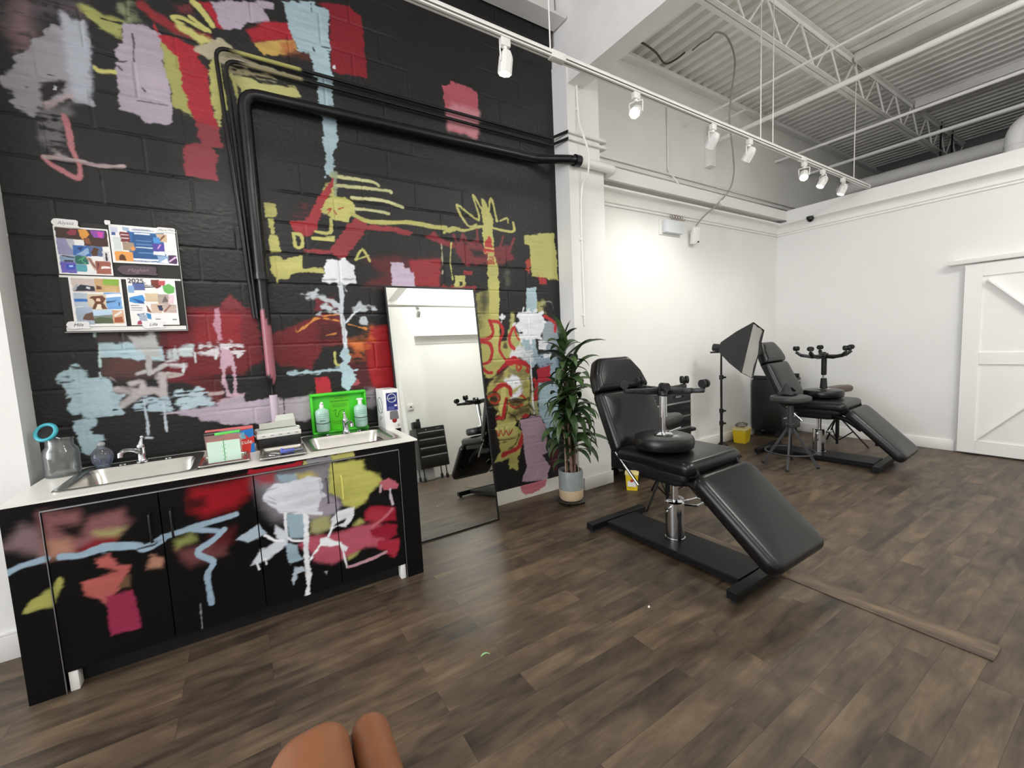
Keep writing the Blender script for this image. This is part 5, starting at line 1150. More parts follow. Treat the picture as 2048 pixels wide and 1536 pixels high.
b.tube(smooth_path([(-.04, -.0138, .14), (-.02, -.0138, .155), (-.03, -.0138, .12), (-.01, -.0138, .10), (.0, -.0138, .135), (.03, -.0138, .15), (.035, -.0138, .11)], 5), .0014, 5)
b.build('print_lines', M_dg, ey, smooth=0)
text('lettering', 'EYE WASH STATION', .0135, M_dg, ey, (.005, -.0138, .214), (R(90), 0, 0))
M_bot = mat_glass('bottle_clear', (214, 236, 228)); M_sal_ = mat('saline', (176, 214, 200), .25, trans=0.0)
for sx, lab, txt in ((-.122, 'clear eyewash bottle strapped at the left side of the green station', True), (.137, 'clear eyewash bottle strapped at the right side of the green station', False)):
    t = thing('eyewash_bottle', lab, 'bottle', (.572 + sx, 3.2645 - .062, .907), 0, 'eyewash bottles in the green station')
    body = [(.030, 0), (.040, .004), (.044, .02), (.045, .135), (.042, .150), (.022, .162), (.015, .168)]
    MB().lathe(body, n=28).build('bottle_body', M_sal_, t)
    MB().lathe([(.014, .167), (.014, .19), (.011, .196)], n=16).build('neck', M_plastic_w, t)
    if txt: MB().tube([(0, 0, .19), (0, -.012, .205)], [.013, .009], 12).build('cap', M_plastic_w, t)
    else: MB().box((0, 0, .203), (.044, .020, .014), None, .004).build('cap', M_plastic_w, t)
    st = .068 if txt else .078
    MB().tube([(.0465 * math.cos(a), .0465 * math.sin(a), st + .006 * math.sin(a) ) for a in [k * 2 * PI / 28 for k in range(28)]], .0022, 6, closed=True).build('strap', M_rubber, t)
    b = MB()
    for z in (.10, .115, .128) if txt else (.10, .112, .124, .05):
        b.tube([(.0452 * math.cos(a), .0452 * math.sin(a), z) for a in [R(-130) + R(80) * k / 8 for k in range(9)]], .0008, 5)
    b.build('print_lines', mat('teal_print', (60, 110, 110), .5), t)
    if txt: text('lettering', 'saline', .017, mat('ink_teal', (40, 80, 85), .5), t, (-.008, -.0455, .084), (R(90), 0, R(-8)))

# ------------------------------------------------------------------ pin board
YB = 3.262
pb = thing('pin_board', 'black wall board covered with photo collages above the sink', 'board', (-.513, YB, 1.92))
MB().span((-.262, -.022, -.287), (.262, 0, .30), .002).build('panel', mat('board_black', (46, 46, 45), .7, bump=.2, bscale=400), pb)
b = MB(); b.span((-.266, -.026, -.292), (.266, 0, -.287)); b.span((.262, -.026, -.29), (.266, 0, .30)); b.build('frame', mat('clear_edge', (150, 150, 146), .3), pb, smooth=0)
for za, zb in ((.003, .014), (-.284, -.262)): MB().span((-.258, -.0255, za), (.258, -.0245, zb)).build('paper_strip', M_plastic_w, pb, smooth=0)
random.seed(4)
def collage(lab, corners, rects, k):
    """sheet of paper standing 3 mm off the board; rects in unit coords: (x0,y0,x1,y1,rgb)"""
    (x0, z1), x1, z0 = corners[0], corners[1][0], corners[2][1]
    xs = np.linspace(0, x1 - x0, 110); zs = np.linspace(0, z1 - z0, 120); W, H = x1 - x0, z1 - z0
    art = []
    for r in rects:
        if len(r) == 5:
            a, b_, c, d, rgb = r; art.append((rgb, [a * W, b_ * H, c * W, b_ * H, c * W, d * H, a * W, d * H], 0, .0012, 1, 0))
        else:
            rgb, pts, wd = r; q = []
            for i in range(0, len(pts), 2): q += [pts[i] * W, pts[i + 1] * H]
            art.append((rgb, q, wd * W, .0015, 1, 0))
    o = painted_grid('photo_sheet', xs, zs, paint(xs, zs, (240, 240, 238), art, .25), M_print, loc=(x0, YB - .0275, z0), back=.001)
    tag(o, lab, 'poster', 'photo collage sheets on the board'); return o
collage('portrait collage sheet at the upper left of the board, in brown, purple and blue', [(-.768, 2.192), (-.552, 0), (0, 1.940)], [
    (.03, .74, .97, .97, (66, 46, 40)), ((150, 60, 75), [.22, .86, .3, .95, .42, .93, .4, .84, .28, .82], 0), ((235, 165, 75), [.44, .95, .58, .96, .64, .86, .52, .72, .46, .82], 0), ((150, 85, 180), [.66, .95, .92, .95, .9, .80, .72, .80], 0), ((215, 80, 170), [.78, .94, .9, .92, .86, .80, .8, .82], 0), (.52, .62, .97, .78, (74, 50, 42)), ((140, 90, 60), [.52, .74, .62, .8, .66, .66, .56, .66], 0),
    (.03, .40, .34, .74, (150, 150, 185)), ((195, 200, 205), [.2, .74, .34, .74, .34, .46, .24, .6], 0), (.30, .40, .62, .62, (60, 110, 180)), ((150, 180, 215), [.34, .42, .58, .58, .6, .46, .5, .40], 0), ((40, 60, 110), [.36, .56, .5, .6, .44, .5], 0), (.60, .40, .85, .62, (90, 110, 150)), ((90, 62, 45), [.62, .48, .7, .6, .78, .56, .74, .42, .66, .40], 0), (.84, .30, .97, .52, (220, 218, 220)), ((45, 45, 60), [.89, .31, .93, .31, .93, .48, .9, .5], 0),
    (.04, .18, .32, .40, (140, 165, 190)), ((60, 60, 70), [.08, .38, .3, .34, .3, .36, .1, .4], 0), ((60, 60, 70), [.12, .26, .28, .26, .28, .29, .12, .29], 0), (.04, .03, .32, .26, (110, 100, 190)), ((60, 80, 180), [.14, .10, .30, .10, .30, .2, .14, .2], 0), ((170, 210, 245), [.2, .16, .26, .16, .26, .19, .2, .19], 0), (.32, .22, .56, .40, (50, 105, 95)), ((90, 190, 130), [.38, .3, .5, .38, .44, .3, .5, .24], .02), (.32, .06, .52, .22, (90, 165, 180)),
    ((205, 180, 165), [.5, .4, .62, .36, .72, .14, .66, .1], 0), ((150, 110, 100), [.54, .36, .6, .36, .7, .16, .66, .14], 0), (.68, .03, .97, .31, (165, 100, 85)), ((240, 235, 230), [.78, .14, .96, .16, .94, .20, .8, .19], 0), ((110, 60, 55), [.7, .1, .76, .24, .72, .28], 0), (.5, .03, .68, .09, (235, 235, 235))], 1)
collage('landscape collage sheet at the upper right of the board, mostly blue', [(-.547, 2.222), (-.256, 0), (0, 2.013)], [
    (.26, .06, .82, .86, (50, 105, 165)), ((45, 90, 145), [.34, .8, .68, .8, .78, .3, .62, .1, .32, .12, .28, .4], 0), (.36, .42, .62, .45, (200, 215, 230)), (.30, .09, .70, .14, (225, 232, 240)), ((110, 150, 190), [.38, .62, .6, .62], .015), ((110, 150, 190), [.38, .52, .6, .52], .015), ((110, 150, 190), [.4, .3, .64, .3], .015), (.30, .84, .70, .96, (232, 233, 235)), ((170, 185, 205), [.34, .9, .66, .9], .02), (.36, .78, .6, .83, (220, 228, 236)),
    (.15, .56, .29, .82, (125, 55, 60)), ((225, 205, 205), [.17, .75, .27, .75], .02), ((225, 205, 205), [.17, .66, .27, .66], .015), (.04, .3, .15, .68, (215, 225, 222)), (.17, .34, .34, .56, (170, 150, 130)), ((235, 160, 90), [.27, .42, .33, .46, .36, .38, .3, .34], 0), (.04, .05, .30, .30, (236, 165, 90)), ((90, 55, 40), [.09, .07, .2, .07, .18, .2, .14, .24, .1, .18], 0), (.02, .8, .12, .94, (205, 210, 225)), (.03, .72, .09, .8, (70, 100, 160)), (.2, .86, .3, .95, (170, 190, 215)),
    (.70, .62, .86, .84, (205, 180, 150)), ((120, 80, 60), [.74, .66, .82, .8], .03), (.64, .55, .74, .74, (70, 140, 200)), (.62, .36, .80, .58, (80, 70, 155)), ((200, 150, 210), [.7, .44, .74, .54], .025), (.62, .26, .80, .36, (230, 230, 235)), (.80, .3, .97, .62, (228, 230, 230)), (.84, .04, .98, .28, (75, 50, 90)), ((225, 190, 220), [.86, .1, .96, .22], .03), (.68, .04, .84, .24, (150, 180, 215)), ((225, 228, 232), [.7, .06, .82, .2, .84, .06], 0)], 2)
collage('beach and pet collage sheet at the lower left of the board', [(-.737, 1.926), (-.524, 0), (0, 1.660)], [
    (.05, .70, .48, .98, (205, 190, 185)), ((44, 50, 66), [.06, .72, .48, .72, .46, .82, .2, .86], 0), ((225, 228, 230), [.3, .78, .38, .76, .38, .8, .31, .82], 0), ((170, 175, 180), [.06, .76, .14, .86, .18, .84, .1, .72], 0), (.48, .70, .95, .98, (200, 165, 120)), ((140, 175, 70), [.62, .86, .95, .84, .95, .98, .66, .98], 0), ((215, 185, 130), [.66, .82, .9, .82, .88, .72, .66, .74], 0), ((110, 70, 50), [.5, .76, .6, .76, .6, .82, .5, .84], 0),
    (.05, .40, .32, .68, (190, 205, 220)), ((60, 115, 190), [.05, .50, .32, .50, .32, .56, .05, .56], 0), (.62, .36, .96, .70, (120, 170, 225)), ((235, 240, 246), [.62, .66, .96, .68, .96, .62, .62, .58], 0), ((70, 95, 130), [.64, .52, .86, .54, .8, .5, .64, .48], 0), ((50, 55, 80), [.89, .42, .92, .42, .92, .5, .89, .5], 0), (.30, .34, .66, .66, (222, 205, 180)), ((110, 66, 46), [.32, .58, .4, .62, .6, .64, .66, .58, .6, .48, .66, .36, .56, .36, .52, .46, .44, .36, .36, .36, .44, .5, .4, .56], 0), ((245, 235, 215), [.44, .36, .56, .36, .54, .46, .48, .46], 0), ((240, 205, 180), [.46, .52, .54, .52, .54, .58, .48, .58], 0),
    (.05, .04, .38, .40, (170, 185, 205)), ((110, 82, 68), [.16, .14, .22, .26, .36, .3, .42, .2, .38, .12], 0), (.38, .06, .76, .34, (130, 140, 130)), ((190, 215, 235), [.38, .22, .76, .24, .76, .34, .38, .34], 0), ((84, 100, 72), [.38, .06, .76, .06, .76, .16, .5, .2, .38, .16], 0), (.74, .06, .97, .34, (205, 165, 135)), ((160, 90, 60), [.76, .08, .95, .08, .94, .2, .78, .18], 0), ((240, 230, 220), [.8, .22, .92, .3], .05)], 3)
collage('mood collage sheet dated 2025 at the lower right of the board', [(-.503, 1.932), (-.284, 0), (0, 1.664)], [
    ((120, 60, 50), [.5, .98, .66, .98, .7, .84, .6, .78, .5, .86], 0), ((200, 90, 100), [.64, .96, .8, .96, .78, .84, .66, .86], 0), ((110, 185, 95), [.72, .84, .86, .9, .98, .82, .96, .7, .82, .66, .74, .72], 0), (.12, .74, .36, .90, (95, 110, 165)), (.36, .80, .56, .83, (60, 50, 55)), (.36, .84, .56, .86, (90, 80, 80)), (.02, .68, .14, .84, (150, 190, 230)), ((70, 150, 215), [.02, .58, .3, .64, .34, .52, .2, .44, .02, .5], 0), ((40, 95, 165), [.1, .56, .3, .5, .32, .44, .2, .46], 0), (.34, .5, .62, .68, (215, 195, 165)), (.60, .44, .84, .66, (180, 165, 155)), ((110, 100, 100), [.66, .48, .76, .64, .82, .5], 0), ((235, 205, 215), [.8, .46, .92, .46, .96, .64, .84, .66], 0), (.02, .30, .3, .46, (236, 236, 236)), ((60, 60, 64), [.04, .42, .2, .42], .012), ((60, 60, 64), [.04, .37, .26, .37], .012), ((60, 60, 64), [.04, .32, .24, .32], .012),
    ((130, 85, 75), [.34, .44, .4, .36, .44, .26, .36, .28], 0), (.44, .26, .66, .46, (215, 190, 170)), ((50, 60, 85), [.56, .42, .68, .44, .7, .30, .6, .32], 0), (.68, .26, .97, .44, (200, 180, 170)), ((150, 110, 95), [.72, .3, .84, .42], .04), ((90, 100, 140), [.12, .24, .2, .14, .3, .26], 0), ((175, 185, 205), [.16, .1, .34, .08, .32, .22, .18, .24], 0), ((60, 140, 195), [.32, .26, .42, .24, .42, .12, .34, .14], 0), ((170, 70, 95), [.12, .02, .22, .02, .2, .1, .14, .09], 0), (.46, .06, .97, .24, (246, 246, 246)), (.50, .12, .6, .14, (150, 150, 150)), (.86, .1, .95, .13, (130, 130, 130))], 4)
M_ink2 = mat('dark_ink', (50, 50, 54), .6)
text('lettering', '2025.', .036, M_ink2, pb, (.056, -.030, -.006), (R(90), 0, 0))
text('lettering', 'PASSION ING', .0125, M_plastic_w, pb, (.095, -.030, .108), (R(90), 0, 0))
text('lettering', 'VISION BOARD', .011, mat('blue_grey_ink', (150, 165, 190), .6), pb, (.106, -.030, .284), (R(90), 0, 0))
def nametag(lab, x, z, w_, h_, rgb, body, ink):
    t = thing('name_tag', lab, 'tag', (x, YB - .030, z), 0, 'torn paper tags on the board')
    n = 22; pts = []
    for k in range(n):
        a = k * 2 * PI / n; q = 1 + .16 * math.sin(3.1 * k) * math.cos(1.7 * k)
        pts.append((w_ / 2 * max(-1, min(1, 1.3 * math.cos(a))) * q, h_ / 2 * max(-1, min(1, 1.3 * math.sin(a))) * q))
    MB().slab(pts, .0012, 0, M=Matrix.Rotation(R(90), 4, 'X')).build('paper', mat('tag_%d' % rgb[0], rgb, .6), t)
    if body: text('lettering', body, h_ * .6, ink, t, (0, -.0014, 0), (R(90), R(-4), 0), shear=.35)
M_pen = mat('pencil_grey', (150, 150, 152), .6)
nametag('torn white paper tag at the top left corner of the board', -.718, 2.207, .10, .042, (238, 238, 236), 'Alyssa', M_pen)
nametag('torn white paper tag at the top right corner of the board', -.297, 2.213, .085, .028, (232, 232, 230), 'Maria May', M_pen)
nametag('torn white paper tag at the bottom left corner of the board', -.722, 1.668, .088, .040, (236, 236, 237), 'Mila', M_ink2)
nametag('torn white paper tag at the bottom of the board under the 2025 sheet', -.407, 1.667, .094, .040, (237, 237, 238), 'Lilla', M_ink2)
nametag('dark mauve torn tag in the middle of the board', -.445, 1.974, .165, .050, (88, 74, 82), 'Meghan', mat('mauve_ink', (150, 120, 140), .6))
nametag('small white tape tab at the top middle of the board', -.549, 2.229, .024, .024, (239, 239, 238), None, None)
# ------------------------------------------------------------------ leaning mirror
mi = thing('floor_mirror', 'tall black framed mirror leaning on the mural wall', 'mirror', (1.328, 2.995, 0))
mi.rotation_euler = (-math.atan2(.222, 1.92), 0, 0)
W2, HM = .372, 1.945
b = MB()
for s in (-1, 1): b.span((s * W2 - .006, -.012, 0), (s * W2 + .006, .014, HM), .001)
b.span((-W2 + .006, -.012, 0), (W2 - .006, .014, .012), .001); b.span((-W2 + .006, -.012, HM - .012), (W2 - .006, .014, HM), .001)
b.build('frame', M_black, mi, smooth=0)
MB().span((-W2 + .006, -.006, .012), (W2 - .006, -.003, HM - .012)).build('mirror_glass', M_mirror, mi, smooth=0)
MB().span((-W2 + .006, -.0025, .012), (W2 - .006, .012, HM - .012)).build('backing', M_black, mi, smooth=0)

# ------------------------------------------------------------------ plant
pl = thing('potted_plant', 'tall dracaena in a two tone pot standing by the column', 'plant', (2.425, 2.91, 0))
M_glaze = mat('blue_grey_glaze', (146, 155, 154), .25, var=.06, scale=20); M_clay = mat('sand_clay', (205, 182, 150), .6, var=.06, scale=60)
MB().lathe([(.080, .035), (.098, .040), (.108, .06), (.1095, .135)], n=40, cap=(True, False)).build('pot_base', M_clay, pl)
MB().lathe([(.1095, .1352), (.110, .30), (.108, .306), (.099, .306), (.097, .27)], n=40, cap=(False, False)).build('pot', M_glaze, pl)
MB().lathe([(.0965, .262), (.03, .27)], n=30).build('soil', mat('soil', (58, 40, 34), .9, var=.3, scale=60), pl)
random.seed(11)
canes = [((-.03, .01), (-.05, .03), 1.02), ((.03, -.02), (.06, -.02), 1.25), ((.0, .04), (.01, .05), 1.42), ((.045, .03), (.05, .02), .92), ((-.02, -.04), (-.05, -.05), .85)]
for (bx_, by_), (tx_, ty_), zt_ in canes:
    MB().tube([(bx_, by_, .262), ((bx_ + tx_) / 2, (by_ + ty_) / 2, .262 + (zt_ - .262) * .5), (tx_, ty_, zt_)], [.013, .012, .009], 10).build('cane', mat('cane_bark', (132, 104, 88), .7, var=.25, scale=40), pl)
for sx, sy in ((-.075, -.02), (.07, -.03), (.05, .06)): MB().cyl((sx, sy, .265), (sx * .9, sy * .9, .62), .003, n=6).build('support_stick', mat('stick', (205, 190, 160), .6), pl)
q = N('dracaena_leaf'); nz = q.n('ShaderNodeTexNoise'); nz.inputs['Scale'].default_value = 5; q.l(q.coord((1, 1, 1)), nz.inputs['Vector'])
rp = q.n('ShaderNodeValToRGB'); rp.color_ramp.elements[0].position = .3; rp.color_ramp.elements[0].color = (*lin((30, 50, 32)), 1); rp.color_ramp.elements[1].position = .72; rp.color_ramp.elements[1].color = (*lin((76, 102, 56)), 1)
q.l(nz.outputs['Fac'], rp.inputs['Fac']); q.l(rp.outputs['Color'], q.p.inputs['Base Color']); q.p.inputs['Roughness'].default_value = .38; M_leaf = q.m
def leaf(bm, base, az, L, el0, droop, wd, twist=0.0):
    n = 9; p = Vector(base); el = el0; rows = []
    for k in range(n + 1):
        t = k / n; d = Vector((math.cos(az) * math.cos(el), math.sin(az) * math.cos(el), math.sin(el)))
        sd = Vector((-math.sin(az), math.cos(az), 0)); up = sd.cross(d) * -1
        sd = sd * math.cos(twist * t) + up * math.sin(twist * t)
        ww = wd * (math.sin(PI * min(1, .12 + .88 * t) ** .8)) ** .75 if t < 1 else .001
        f = .16 * ww
        rows.append([p - sd * ww / 2 + up * f, p, p + sd * ww / 2 + up * f]); p = p + d * (L / n); el -= droop / n * (.5 + t)
        az += random.uniform(-.04, .04)
    V = [[bm.verts.new(x) for x in r] for r in rows]
    for A, B in zip(V, V[1:]):
        for k in range(2): bm.faces.new((A[k], A[k + 1], B[k + 1], B[k]))
m = MB()
for (bx_, by_), (tx_, ty_), zt_ in canes:
    n = 25 if zt_ > 1.2 else 19
    for k in range(n):
        t = k / (n - 1); z = zt_ - .46 * (1 - t) ** 1.0 + .02
        az = k * 2.4 + random.uniform(-.4, .4)
        z -= .22 * max(0, .35 - t)
        L = random.uniform(.26, .44) * (1 - .30 * t); el = R(random.uniform(15, 50)) + t * R(30); dr_ = R(random.uniform(125, 175)) * (1 - .50 * t * t)
        sy_ = math.sin(az); cx_ = math.cos(az)
        if sy_ > .25: L *= .62; dr_ *= 1.25
        if cx_ > .6 and sy_ > -.2: L *= .75
        leaf(m.bm, (tx_ * (z / zt_), ty_ * (z / zt_), z), az, L, el, dr_, random.uniform(.062, .088), random.uniform(-.7, .7))
for az, L, el, dr_, z in ((R(200), .46, 30, 60, 1.28), (R(190), .50, 10, 60, 1.1), (R(215), .45, 15, 70, 1.2), (R(-30), .40, 40, 60, 1.32), (R(-45), .42, 5, 50, .62), (R(170), .3, 75, 25, 1.42), (R(250), .4, 25, 90, 1.1), (R(205), .40, -5, 45, .98)):
    leaf(m.bm, (.0, 0, z), az, L, R(el), R(dr_), .07, .5)
for k in range(26):
    az = k * 2.4; leaf(m.bm, (.03 * math.cos(az), .03 * math.sin(az), random.uniform(.66, .95)), az, random.uniform(.24, .36) * (.7 if math.sin(az) > .2 else 1), R(random.uniform(0, 30)), R(random.uniform(110, 150)), random.uniform(.05, .075), random.uniform(-.6, .6))
for k in range(5): leaf(m.bm, (.01, .05, 1.42), k * 1.3, .24, R(78), R(25), .03)
m.build('foliage', M_leaf, pl, smooth=60)
pc = thing('plant_caddy', 'low dark round plant caddy under the two tone pot', 'plant stand', (2.425, 2.91, 0))
MB().lathe([(.10, .026), (.128, .026), (.132, .032), (.128, .0345), (.11, .0345)], n=36).build('disc', mat('dark_wood', (52, 46, 44), .5, var=.2), pc)
for k in range(4):
    a = k * PI / 2 + .5; MB().cyl((.11 * math.cos(a), .11 * math.sin(a), 0), (.11 * math.cos(a), .11 * math.sin(a), .0258), .016, n=12).build('foot', M_black, pc)

# ------------------------------------------------------------------ tattoo chairs
def make_chair(label, loc, rz, seat_z, back_len, back_ang, foot_ang, vinyl, rod=True, foot_len=.61):
    c = thing('tattoo_chair', label, 'tattoo chair', loc, rz, 'reclining black tattoo chairs')
    # base: long plate with a cross bar at each end (local y runs to the head)
    m = MB(); m.box((0, 0, .060), (.30, 1.02, .012), None, .002); m.box((-.15, 0, .045), (.012, 1.02, .036)).box((.15, 0, .045), (.012, 1.02, .036))
    m.build('base_plate', M_black_metal, c, smooth=0)
    for y in (-.555, .555):
        f = MB().box((0, y, .045), (.60, .062, .050), None, .004).build('foot_bar', M_black_metal, c, smooth=0)
        for x in (-.27, .27): MB().cyl((x, y, 0), (x, y, .0195), .018, n=12).build('leveling_foot', M_rubber, f)
    cy = .02
    m = MB(); m.lathe([(.062, .066), (.062, .33), (.058, .335), (.05, .338)], (0, cy, 0), 32); m.lathe([(.066, .0665), (.066, .085)], (0, cy, 0), 32)
    m.build('pump_cylinder', M_chrome, c)
    MB().cyl((0, cy, .338), (0, cy, seat_z - .155), .024, n=20).build('piston', M_chrome, c)
    pd = MB(); pd.tube([(.05, cy + .0, .30), (.12, cy + .04, .285), (.33, cy + .06, .26), (.345, cy - .02, .255), (.14, cy - .07, .285), (.055, cy - .02, .30)], .008, 8); pd.tube([(-.05, cy, .30), (-.11, cy - .01, .29)], .009, 8)
    pd.build('pump_pedal', M_chrome, c); MB().lathe([(.03, .0), (.036, .01), (.02, .022)], (.085, cy + .03, .315), 14).build('pedal_pad', M_plastic_w, c)
    # seat frame
    sz = seat_z
    m = MB(); m.slab([(-.255, -.25), (.255, -.25), (.255, .25), (-.255, .25)], .05, .015, M=Matrix.Translation((0, .0, sz - .148)), rnd=.05); m.slab([(-.17, -.16), (.17, -.16), (.17, .2), (-.17, .2)], .07, .02, M=Matrix.Translation((0, .0, sz - .215)), rnd=.05); m.box((0, cy, sz - .185), (.16, .2, .05), None, .008)
    for s in (-1, 1):
        m.bar((s * .20, .25, sz - .12), (s * .20, .34, sz - .05), .02, .05); m.bar((s * .21, -.18, sz - .12), (s * .21, -.30, sz - .07), .02, .05)
        m.tube(smooth_path([(s * .12, -.06, sz - .17), (s * .13, -.25, sz - .20), (s * .14, -.40, sz - .30)], 5), .025, 8)
    m.build('seat_frame', M_black_metal, c)
    y_f, y_b = -.295, .295
    seat = MB().cushion([(-.285, y_f), (.285, y_f), (.285, y_b), (-.285, y_b)], .092, .042, .008, M=Matrix.Translation((0, 0, sz - .100)), rnd=.06).build('seat', vinyl, c, smooth=70)
    # backrest, local slab coords: x across, y up the slope, z out of the front
    ca, sa = math.cos(R(back_ang)), math.sin(R(back_ang))
    MBk = Matrix(((1, 0, 0, 0), (0, sa, -ca, .275), (0, ca, sa, sz - .045), (0, 0, 0, 1)))
    L = back_len; hb = L - .265
    o1 = [(-.285, 0), (.285, 0), (.262, hb), (.262, hb + .09), (.185, L - .01), (.14, L), (-.14, L), (-.185, L - .01), (-.262, hb + .09), (-.262, hb)]
    MB().cushion([(-.285, 0), (.285, 0), (.270, hb - .004), (-.270, hb - .004)], .100, .040, .008, M=MBk @ Matrix.Translation((0, 0, -.058)), rnd=.03).build('backrest', vinyl, c, smooth=70)
    MB().cushion([(-.268, hb + .002), (.268, hb + .002), (.245, hb + .13), (.165, L), (-.165, L), (-.245, hb + .13)], .104, .040, .010, M=MBk @ Matrix.Translation((0, 0, -.058)), rnd=[.02, .02, .1, .06, .06, .1]).build('headrest', vinyl, c, smooth=70)
    m = MB(); m.slab([(-.25, .03), (.25, .03), (.24, hb), (.15, L - .06), (-.15, L - .06), (-.24, hb)], .012, .003, M=MBk @ Matrix.Translation((0, 0, -.064)), rnd=.03)
    m.build('back_panel', M_black_metal, c)
    # footrest
    cf, sf = math.cos(R(foot_ang)), math.sin(R(foot_ang))
    MF = Matrix(((1, 0, 0, 0), (0, -cf, -sf, y_f - .035), (0, -sf, cf, sz - .062), (0, 0, 0, 1)))
    MB().cushion([(-.285, 0), (.285, 0), (.272, foot_len), (-.272, foot_len)], .095, .042, .009, M=MF @ Matrix.Translation((0, 0, -.094)), rnd=.07).build('footrest', vinyl, c, smooth=70)
    m = MB(); m.slab([(-.24, .04), (.24, .04), (.23, foot_len - .06), (-.23, foot_len - .06)], .010, .002, M=MF @ Matrix.Translation((0, 0, -.096)), rnd=.03)
    for s in (-1, 1): m.box(MF @ Vector((s * .20, foot_len * .62, -.105)), (.05, .03, .03), None, .004)
    m.build('footrest_panel', M_black_metal, c)
    if rod:
        for x in (-.265, .17):
            P = MBk @ Vector((x, .10, -.064)); Q = Vector((x, .10, sz - .24))
            MB().cyl(P, Q, .007, n=10).cyl(P + (Q - P) * .55, Q, .011, n=10).build('recline_rod', M_chrome, c)
        MB().cyl((.14, -.30, sz - .27), MF @ Vector((.14, foot_len * .55, -.10)), .007, n=10).build('gas_spring', M_chrome, c)
        MB().box((-.19, -.02, sz - .13), (.02, .05, .02), (R(20), 0, 0), .005).build('lever', M_chrome, c)
    return c
chA = make_chair('near black reclining tattoo chair, closest to the potted plant', (2.42, 1.79, 0), 0, .722, .705, 26, 40, M_vinyl)
chB = make_chair('far black reclining tattoo chair by the end wall', (5.47, 2.14, 0), R(4), .695, .755, 26, 44, mat('black_vinyl_far', (20, 20, 21), 0.34, var=0.12, scale=9, bump=0.03, bscale=220), True, .64)

def inverted_stool(label, loc, rz, boot, curve, dz):
    """rolling stool standing upside down on its seat"""
    s = thing('rolling_stool', label, 'stool', loc, rz, 'stools turned upside down on the chairs')
    MB().lathe([(.165, 0), (.186, .012), (.190, .030), (.190, .060), (.182, .078), (.165, .084)], n=48).build('seat', M_vinyl, s)
    m = MB(); m.lathe([(.06, .0842), (.062, .09), (.05, .096), (.022, .10)], n=28).cyl((.06, 0, .095), (.15, -.03, .115), .006, n=8)
    m.build('mount_plate', M_chrome if not boot else M_steel, s)
    m = MB()
    if boot:
        m.lathe([(.036, .10), (.028, .21)], n=20); m.lathe([(.020, .245), (.026, .255), (.026, .33 + dz)], n=20); m.build('lift_cover', M_rubber, s)
        MB().cyl((0, 0, .21), (0, 0, .245), .013, n=16).build('gas_lift', M_chrome, s)
    else:
        MB().cyl((0, 0, .10), (0, 0, .205), .014, n=18).cyl((0, 0, .205), (0, 0, .335 + dz), .025, n=20).build('gas_lift', M_chrome, s)
    MB().lathe([(.034, .325 + dz), (.040, .335 + dz), (.040, .372 + dz), (.034, .38 + dz)], n=20).cyl((0, 0, .38 + dz), (0, 0, .392 + dz), .016, n=14).build('hub', M_rubber if boot else M_black, s)
    if not boot: MB().cyl((0, 0, .393 + dz), (0, 0, .402 + dz), .020, n=14).build('hub_cap', M_chrome, s)
    for k in range(5):
        a = k * 2 * PI / 5; M = Matrix.Rotation(a, 4, 'Z')
        if curve: pth = [(.03, 0, .345), (.12, 0, .340), (.22, 0, .358), (.265, 0, .395)]
        else: pth = [(.03, 0, .355), (.12, 0, .357), (.18, 0, .360), (.250, 0, .364)]
        m = MB(); P = [M @ Vector((p[0], p[1], p[2] + dz)) for p in pth]
        for p0, p1, hh in zip(P, P[1:], (.040, .034, .028)): m.bar(p0, p1 + (p1 - p0) * .04, .036, hh, bev=.005)
        m.build('arm', M_black, s)
        e = P[-1]; zc_ = e.z + .042; t = M @ Vector((0, 1, 0)); ux = random.uniform(-1, 1); t = Matrix.Rotation(ux, 4, 'Z') @ t
        m = MB(); m.cyl(e + Vector((0, 0, .008)), Vector((e.x, e.y, zc_)), .008, n=8)
        for sd in (-1, 1): m.cyl(Vector((e.x, e.y, zc_)) + t * .008 * sd, Vector((e.x, e.y, zc_)) + t * .024 * sd, .026, n=18)
        m.cyl(Vector((e.x, e.y, zc_)) - t * .008, Vector((e.x, e.y, zc_)) + t * .008, .017, n=12)
        m.build('caster', M_rubber, s)
    return s
inverted_stool('black rolling stool turned upside down on the near chair seat', (2.30, 1.80, .7305), R(4), False, False, .02)
inverted_stool('black rolling stool with covered lift turned upside down on the far chair seat', (5.48, 2.13, .7035), R(30), True, True, .11)

# grey footring stool with a cloth on it
st = thing('foot_ring_stool', 'backless grey stool with a foot ring standing before the far chair', 'stool', (4.93, 2.22, 0))
M_gsteel = mat('gunmetal', (74, 74, 76), .45, metal=.5, var=.1)
MB().lathe([(.165, .70), (.186, .715), (.192, .735), (.188, .757), (.165, .768), (.05, .772)], n=44).build('seat', M_vinyl_grey, st)
MB().lathe([(.188, .752), (.1895, .754), (.188, .757)], n=44, cap=(False, False)).build('piping', M_black, st)
MB().lathe([(.11, .675), (.13, .699)], n=28).build('under_plate', M_black, st)
MB().cyl((0, 0, .36), (0, 0, .675), .032, n=20).lathe([(.034, .42), (.042, .44), (.042, .46), (.03, .47)], n=20).build('post', M_gsteel, st)
for k in range(4):
    a = R(20) + k * PI / 2; ca, sa = math.cos(a), math.sin(a)
    lg = MB().bar((.02 * ca, .02 * sa, .42), (.25 * ca, .25 * sa, .012), .018, .026).build('leg', M_gsteel, st, smooth=0)
    MB().cyl((.253 * ca, .253 * sa, 0), (.25 * ca, .25 * sa, .018), .016, n=10).build('glide', M_rubber, lg)
MB().tube([(.232 * math.cos(a), .232 * math.sin(a), .165) for a in [k * 2 * PI / 40 for k in range(40)]], .009, 8, closed=True).build('foot_ring', M_gsteel, st)
